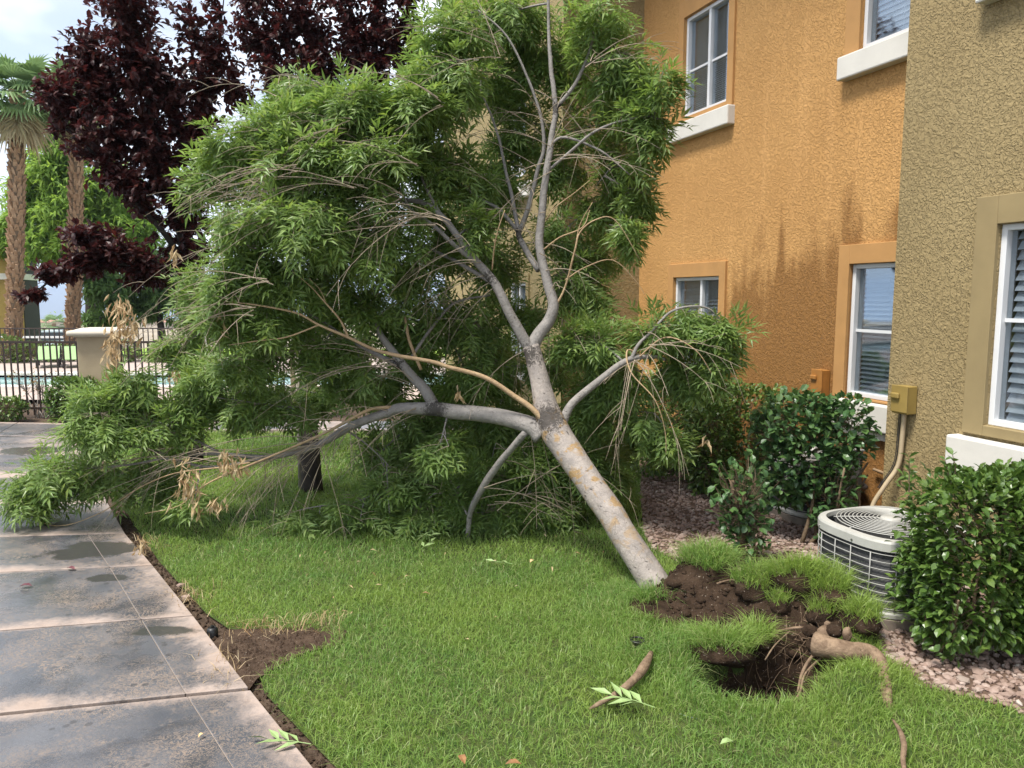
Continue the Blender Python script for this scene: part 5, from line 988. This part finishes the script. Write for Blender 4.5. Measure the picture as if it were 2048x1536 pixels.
c = at(20, 800, 10.6); shrub('hedge', 'low dark shrub by the fence at the edge of the paving', [((c[0] - .3, 10.6, .16), (.5, .2, .17))], 1300, OV, 'dark_hedge_leaf', 57, 0, None, 3, 'bark_shrub', .8, 1.2, 'shrubs along the pool fence')
# bare shrub with pale stems and reddish tips
c = gnd(85, 833); t = empty('dry_shrub', tuple(c)); tag(t, 'nearly bare shrub with pale grey stems by the fence', 'shrub', 'shrubs along the pool fence'); tips = []
for k in range(10):
    a = c + (R.normal(0, .06), R.normal(0, .04), -.02); b_ = a + (R.normal(0, .24), R.normal(0, .08), R.uniform(.30, .60)); mb = MB(); q = spline([a, (a + b_) / 2 + R.normal(0, .03, 3), b_], 3); mb.tube(q, np.linspace(.010, .004, len(q)), 6)
    for m in range(5):
        e_ = q[R.integers(3, len(q))] + (R.normal(0, .09), R.normal(0, .05), R.uniform(.03, .16)); mb.tube([q[-3], (q[-2] + e_) / 2, e_], (.004, .003, .0015), 4); tips += [e_ + R.normal(0, .03, 3) for _ in range(7)]
    world(mb.build('stem', M['stem_grey'], t, True))
tips = np.array(tips); o = foliage(simple(.035, .016, 3), tips, rdir(len(tips)), rdir(len(tips)), np.ones(len(tips)), M['bare_shrub_leaf'], t, 'leaf', 'foliage', 0); world(o)
for k, (px, Y, rx, h, lab) in enumerate([(10, 19.3, .9, .62, 'green shrub at the foot of the near palm'), (60, 19.4, .8, .45, 'low green shrub between the palm and the lounger'), (122, 19.6, .7, .38, 'low shrub behind the loungers'), (250, 19.5, .6, .5, 'dark shrub behind the pool, right of the capped pillar'), (330, 19.5, .8, .4, 'low brown-green shrub beyond the pool under the branch tips')]):
    c = at(px, 720, Y); shrub('pool_shrub', lab, [((c[0], Y, h * .5 + .04), (rx * .55, .4, h * .55))], 420, oval(.10, .06, 3), 'far_shrub_leaf' if k != 3 else 'dark_hedge_leaf', 60 + k, 0, None, 2.6, 'bark_shrub', .8, 1.0, 'shrubs beyond the pool')
c = at(118, 640, 70); shrub('far_bush', 'yellow-green far bush below the tiny palm', [((c[0], 70, terz(70) + 1.6), (2.2, 1.5, 1.6))], 500, oval(.3, .2, 3), 'mesquite_leaf', 70, 0, None, 2.2, cat='bush')

# ------------------------------------------------------------------ gravel stones
import bmesh
def stone(seed):
    g = np.random.default_rng(seed); bm = bmesh.new(); bmesh.ops.create_icosphere(bm, subdivisions=1, radius=.5)
    V = np.array([v.co for v in bm.verts]) * g.uniform(.6, 1.2, 3) * (1, 1, .7) + g.normal(0, .05, (len(bm.verts), 3)); F = np.array([[v.index for v in f.verts] for f in bm.faces]); bm.free(); return V, F
STN = [stone(k) for k in range(9)]
g = np.random.default_rng(21); n = 26000; P = np.column_stack([g.uniform(.9, 3.4, n), g.uniform(2.6, 7.6, n), np.zeros(n)])
inE = (((P[:, 0] - ECX) / ERX) ** 2 + ((P[:, 1] - ECY) / ERY) ** 2 < 1); onm = inE & (P[:, 0] > brd(P[:, 1]) + .02); ok = (inpoly(P, grav_poly) & ~inE) | onm; wl = (P - BC) @ BN; ok &= wl > (np.where(P[:, 1] > 5.18, -.5, 0) + .0)
ok &= g.random(n) < np.interp(P[:, 1], [2.6, 4.5, 7.6], [1, 1, .55]); P = P[ok]; n = len(P); size = g.gamma(5, .0050, n).clip(.010, .055); size *= np.interp(P[:, 1], [3, 4.2, 6], [1.15, 1, .95]); P[:, 2] = size * .12 - .006 + np.where(onm[ok], hfield(P[:, 0], P[:, 1])[0], 0)
foliage(STN, P, rdir(n, g) * (1, 1, .15), np.tile((0, 0, 1.0), (n, 1)), size, M['gravel_stone'], bed, 'stone', 'gravel', 300, g)
# ------------------------------------------------------------------ grass
def blades(P, hgt, wid, g, lean=.5, down=None):
    n = len(P); a = g.uniform(0, 6.283, n); side = np.column_stack([np.cos(a), np.sin(a), np.zeros(n)]); b_ = g.uniform(0, 6.283, n); ld = np.column_stack([np.cos(b_), np.sin(b_), np.zeros(n)]) * (g.gamma(2, lean / 2, n))[:, None]
    if down is not None: ld = ld + down
    up = np.array((0, 0, 1.0)); h = hgt[:, None]; w_ = wid[:, None]
    V = np.stack([P - side * w_ / 2, P + side * w_ / 2, P + (up * .55 + ld * .28) * h + side * w_ * .38, P + (up * .55 + ld * .28) * h - side * w_ * .38, P + (up * (1 - .25 * np.linalg.norm(ld, axis=1, keepdims=True).clip(0, 2)) + ld * .85) * h], 1).reshape(-1, 3)
    k = (np.arange(n) * 5)[:, None]
    return V, np.concatenate([k + np.array([[0, 1, 2, 3]])]), k + np.array([[3, 2, 4]])
g = np.random.default_rng(22)
def scatter(n, x0, x1, y0, y1):
    P = np.column_stack([g.uniform(x0, x1, n), g.uniform(y0, y1, n), np.zeros(n)]); return P
soilpoly = [tuple(p) for p in pts] if False else [tuple(gnd(x, y)[:2]) for x, y in ((432, 1300), (470, 1265), (560, 1262), (640, 1252), (668, 1268), (655, 1292), (600, 1302), (560, 1322), (520, 1345), (500, 1372), (470, 1345), (440, 1310))]
soilpoly = [tuple(np.mean(soilpoly, 0) + (np.array(q_) - np.mean(soilpoly, 0)) * .88) for q_ in soilpoly]; Ps, Hs, Ws = [], [], []
for (n, x0, x1, y0, y1, hh, ww) in ((140000, -2.5, 2.4, 2.35, 4.9, .043, .0038), (76000, -3.9, 1.4, 4.9, 7.2, .045, .005), (42000, -5.4, 2.0, 7.2, 9.8, .055, .009)):
    P = scatter(n, x0, x1, y0, y1); x, y, d = proj(P); ok = inpoly(P, lawn_poly) & (x > -60) & (x < 2110) & (y < 1640)
    ds = vnoise(P[:, :2] * 1.7, 11); ok &= ~inpoly(P + np.column_stack([vnoise(P[:, :2] * 18, 12) * .04, vnoise(P[:, :2] * 18, 13) * .04, np.zeros(n)]), soilpoly)
    ok &= g.random(n) < .80 + .3 * ds
    P = P[ok]; P[:, 2] = -.01; m = len(P); Ps.append(P); Hs.append(hh * g.uniform(.55, 1.25, m) * (1 + .2 * vnoise(P[:, :2] * 2.2, 14))); Ws.append(ww * g.uniform(.7, 1.3, m))
V, q, t3 = blades(np.vstack(Ps), np.concatenate(Hs), np.concatenate(Ws), g, 1.0)
o = link('grass', npmesh('grass', V, [q, t3], M['grass_blade'])); tag(o, 'green grass blades covering the lawn', 'grass', kind='stuff')
# turf still growing on the heaved ground
n = 34000; a = g.uniform(0, 6.283, n); r_ = np.sqrt(g.random(n)); P = np.column_stack([ECX + ERX * r_ * np.cos(a), ECY + ERY * r_ * np.sin(a), np.zeros(n)])
h, s_ = hfield(P[:, 0], P[:, 1]); e = 1e-2; hx_ = (hfield(P[:, 0] + e, P[:, 1])[0] - h) / e; hy_ = (hfield(P[:, 0], P[:, 1] + e)[0] - h) / e
ok = (s_ + g.normal(0, .1, n) < .55) & (P[:, 0] < brd(P[:, 1]) + .01 + vnoise(P[:, :2] * 9, 15) * .04); P[:, 2] = h - .004; P = P[ok]; dn = np.column_stack([-hx_, -hy_, np.zeros(n)])[ok].clip(-1.5, 1.5) * .55
m = len(P); V1 = blades(P, .062 * g.uniform(.5, 1.3, m), .0036 * g.uniform(.7, 1.3, m), g, .8, dn)
VB = [V1]
for (c_, r_, v_) in CLODS:
    top = v_[v_[:, 2] > c_[2] + r_[2] * .5]; k_ = int(26000 * r_[0] * r_[1] * 3.1); P = top[g.integers(0, len(top), k_)] + g.normal(0, .010, (k_, 3)); dn = unit(P - c_) * (1, 1, 0) * .9
    VB.append(blades(P, .090 * g.uniform(.3, 1.35, k_), .0036 * np.ones(k_), g, .9, dn))
k_ = 700; f_ = g.uniform(0, 6.283, k_); c_ = gnd(1318, 1188, .0); P = c_ + np.column_stack([np.cos(f_) * .15 * g.uniform(.85, 1.3, k_), np.sin(f_) * .17 * g.uniform(.85, 1.3, k_), np.zeros(k_)]); P = P[(P[:, 1] < c_[1] + .02) | (P[:, 0] < c_[0])]; VB.append(blades(P, .075 * g.uniform(.4, 1.3, len(P)), .0036 * np.ones(len(P)), g, .9))
o_ = 0; A_, B_, C_ = [], [], []
for v_, q_, t_ in VB: A_.append(v_); B_.append(q_ + o_); C_.append(t_ + o_); o_ += len(v_)
V, q, t3 = np.vstack(A_), np.vstack(B_), np.vstack(C_)
o = tpart(link('turf', npmesh('turf', V, [q, t3], M['grass_blade']), tree)); o['kind'] = 'stuff'
# crumbs and pebbles on the bare soil along the path
cr = MB(); gq = np.random.default_rng(91); oct_ = np.array([(1, 0, 0), (-1, 0, 0), (0, 1, 0), (0, -1, 0), (0, 0, 1), (0, 0, -1)], float); of_ = [(0, 2, 4), (2, 1, 4), (1, 3, 4), (3, 0, 4), (2, 0, 5), (1, 2, 5), (3, 1, 5), (0, 3, 5)]
ed = np.array(RJ[:6])
for k in range(3600):
    if k % 2:
        i_ = gq.integers(0, 5); f_ = gq.random(); q_ = ed[i_] + (ed[i_ + 1] - ed[i_]) * f_ + np.array((.8, .6)) * gq.uniform(.0, .13)
    else: q_ = gnd(gq.uniform(430, 680), gq.uniform(1245, 1375))[:2]
    if k % 2 == 0 and not inpoly(np.array([q_]), soilpoly)[0]: continue
    s_ = gq.gamma(2, .0035); s_ = min(s_, .018)
    cr.add(oct_ * gq.uniform(.6, 1.2, (6, 3)) * s_ + (q_[0], q_[1], -.005 if k % 2 == 0 else -.022), t=of_)
o = cr.build('soil_crumbs', M['soil_patch']); tag(o, 'crumbs of brown soil along the path edge', 'soil', kind='stuff')
# straw-coloured dead grass along the path edge and round the soil patch
P = []
for (x, y, rx, ry, k) in [(385, 1195, 26, 12, 90), (545, 1258, 45, 10, 120), (300, 1090, 20, 10, 50), (450, 1330, 25, 30, 60), (650, 1245, 25, 8, 50)]:
    for _ in range(k): P.append(gnd(x + g.normal(0, rx), y + g.normal(0, ry)))
P = np.array(P); m = len(P); V, q, t3 = blades(P, .07 * g.uniform(.5, 1.2, m), .004 * np.ones(m), g, 1.3); o = link('dry_grass', npmesh('dry_grass', V, [q, t3], M['dry_leaf'])); tag(o, 'straw-coloured dead grass at the lawn edge', 'grass', kind='stuff')
n = 130; P = np.column_stack([g.uniform(-3.2, 2.4, n), g.uniform(3.3, 7.0, n), np.zeros(n)]); P = P[inpoly(P, lawn_poly)]; P[:, 2] = g.uniform(.02, .05, len(P)); n = len(P)
lit = foliage(simple(.05, .014, 4), P, rdir(n, g) * (1, 1, .25), rdir(n, g) * .5 + (0, 0, 1), g.uniform(.4, .9, n), M['dry_leaf'], None, 'leaf', 'leaf_litter', 0, g); tag(lit, 'scattered pale leaf scraps over the lawn', 'leaf litter', kind='stuff')
# ------------------------------------------------------------------ small things lying about
def sprig(px, py, ang, k, label, mat='pale_leaf', z=.045, sc=1.0):
    c = gnd(px, py, z); t = empty('leafy_sprig', tuple(c), ang); tag(t, label, 'sprig', 'torn leafy sprigs on the ground')
    mb = MB(); mb.tube([(0, 0, .0), (.07 * sc, 0, .006), (.15 * sc, 0, .0)], .0018, 5); mb.build('stalk', M[mat], t)
    V, T = leaflet(.085 * sc, .024 * sc, .15, .1)
    me = npmesh('leaf', V, T, M[mat])
    for i in range(k):
        o = link('leaf', me, t); f = .3 + .7 * (i // 2) / max(1, (k - 1) // 2); o.location = (.15 * sc * f, 0, .004); o.rotation_euler = (R.normal(0, .3), R.normal(-.15, .1), (1 if i % 2 else -1) * rad(38) if i < k - 1 else 0)
sprig(1310, 1415, rad(150), 7, 'pale green leafy sprig lying beside the thin surface root', z=.06, sc=1.25)
sprig(622, 1488, rad(172), 7, 'green leafy sprig lying over the path edge', z=.032, sc=1.1)
sprig(842, 1098, rad(70), 3, 'two-leaved twig on the lawn beside the propping branch', z=.05); sprig(835, 1072, rad(10), 5, 'yellowish leaf cluster on the lawn at the crown edge', z=.05)
sprig(1025, 1128, rad(160), 3, 'pale leaf scrap in the middle of the shaded lawn', z=.05, sc=.8)
def litter(px, py, mat, l_, ang, label, z=.028, name='fallen_leaf'):
    V, T = oval(l_, l_ * .5, 1)[0]; V = V.copy(); V[:, 2] = .003 + .010 * np.abs(np.sin(V[:, 0] / l_ * 3)) + np.abs(V[:, 1]) * .3
    o = link(name, npmesh(name, V, T, M[mat])); o.location = gnd(px, py, z); o.rotation_euler = (0, 0, ang); tag(o, label, 'leaf', 'leaves and scraps on the ground')
litter(150, 1140, 'red_leaf', .07, 2.8, 'dark red leaf on the slab with the large puddle'); litter(38, 1174, 'red_leaf', .075, .1, 'dark red leaf at the left on a path slab'); litter(396, 1477, 'dead_leaf', .03, 1, 'tiny yellow leaf scrap on the nearest path slab')
litter(1060, 1126, 'dead_leaf', .05, 1, 'tan leaf on the lawn left of the trunk', .045); litter(1440, 1490, 'pale_leaf', .06, .3, 'yellow-green leaf on the grass below the hole', .045); litter(1010, 1530, 'brown_leaf', .06, 0, 'curled brown leaf at the bottom of the lawn', .045); litter(930, 1530, 'brown_leaf', .06, 2, 'brown leaf scrap at the bottom edge of the lawn', .045); litter(1955, 1060, 'dead_leaf', .04, 2, 'pale fallen petal caught on the glossy hedge', .0) if False else None
def pebble(px, py, r_, seed, label, mat='gravel_stone', z=.0):
    V, F = stone(seed); o = link('stone', npmesh('stone', V * r_, F, M[mat])); o.location = gnd(px, py, z); tag(o, label, 'stone', 'stones along the path edge')
pebble(362, 1170, .05, 1, 'pale stone at the path edge by the straw patch'); pebble(372, 1197, .07, 2, 'long pale stone against the path edge')
c = gnd(425, 1266); t = empty('sprinkler_head', tuple(c)); tag(t, 'black sprinkler head at the path edge near the soil patch', 'sprinkler', 'lawn sprinkler heads'); mb = MB(); mb.lathe([(.001, .03), (.02, .03), (.028, .02), (.028, -.03)], (0, 0, 0), 16); mb.build('cap', M['sprinkler_black'], t, True); mb = MB(); mb.lathe([(.001, .04), (.009, .04), (.009, .028)], (0, 0, 0), 10); mb.build('nozzle', M['sprinkler_black'], t)
c = gnd(1275, 1288, .03); t = empty('sprinkler_head', tuple(c)); tag(t, 'black sprinkler ring in the grass above the thin surface root', 'sprinkler', 'lawn sprinkler heads'); mb = MB(); a = np.linspace(0, 6.283, 25); mb.tube(np.column_stack([.032 * np.cos(a), .032 * np.sin(a), np.full(25, .02)]), .006, 6, False); mb.build('ring', M['sprinkler_black'], t, True); mb = MB(); mb.lathe([(.001, .012), (.026, .012), (.026, -.03)], (0, 0, 0), 14); mb.build('cap', M['sprinkler_black'], t)
# ------------------------------------------------------------------ air
hz = MB(); hz.box((-600, 2950, -70), (9000, 6700, 290)); b = NB('haze_air'); b.t.nodes.remove(b.b); pv = b.n('ShaderNodeVolumePrincipled'); pv.inputs['Color'].default_value = (.62, .78, 1, 1); pv.inputs['Density'].default_value = .00030; pv.inputs['Anisotropy'].default_value = .2; b.l(pv.outputs[0], b.out.inputs['Volume'])
o = hz.build('haze', b.m); tag(o, 'thin bluish haze over the valley', 'haze', kind='stuff')
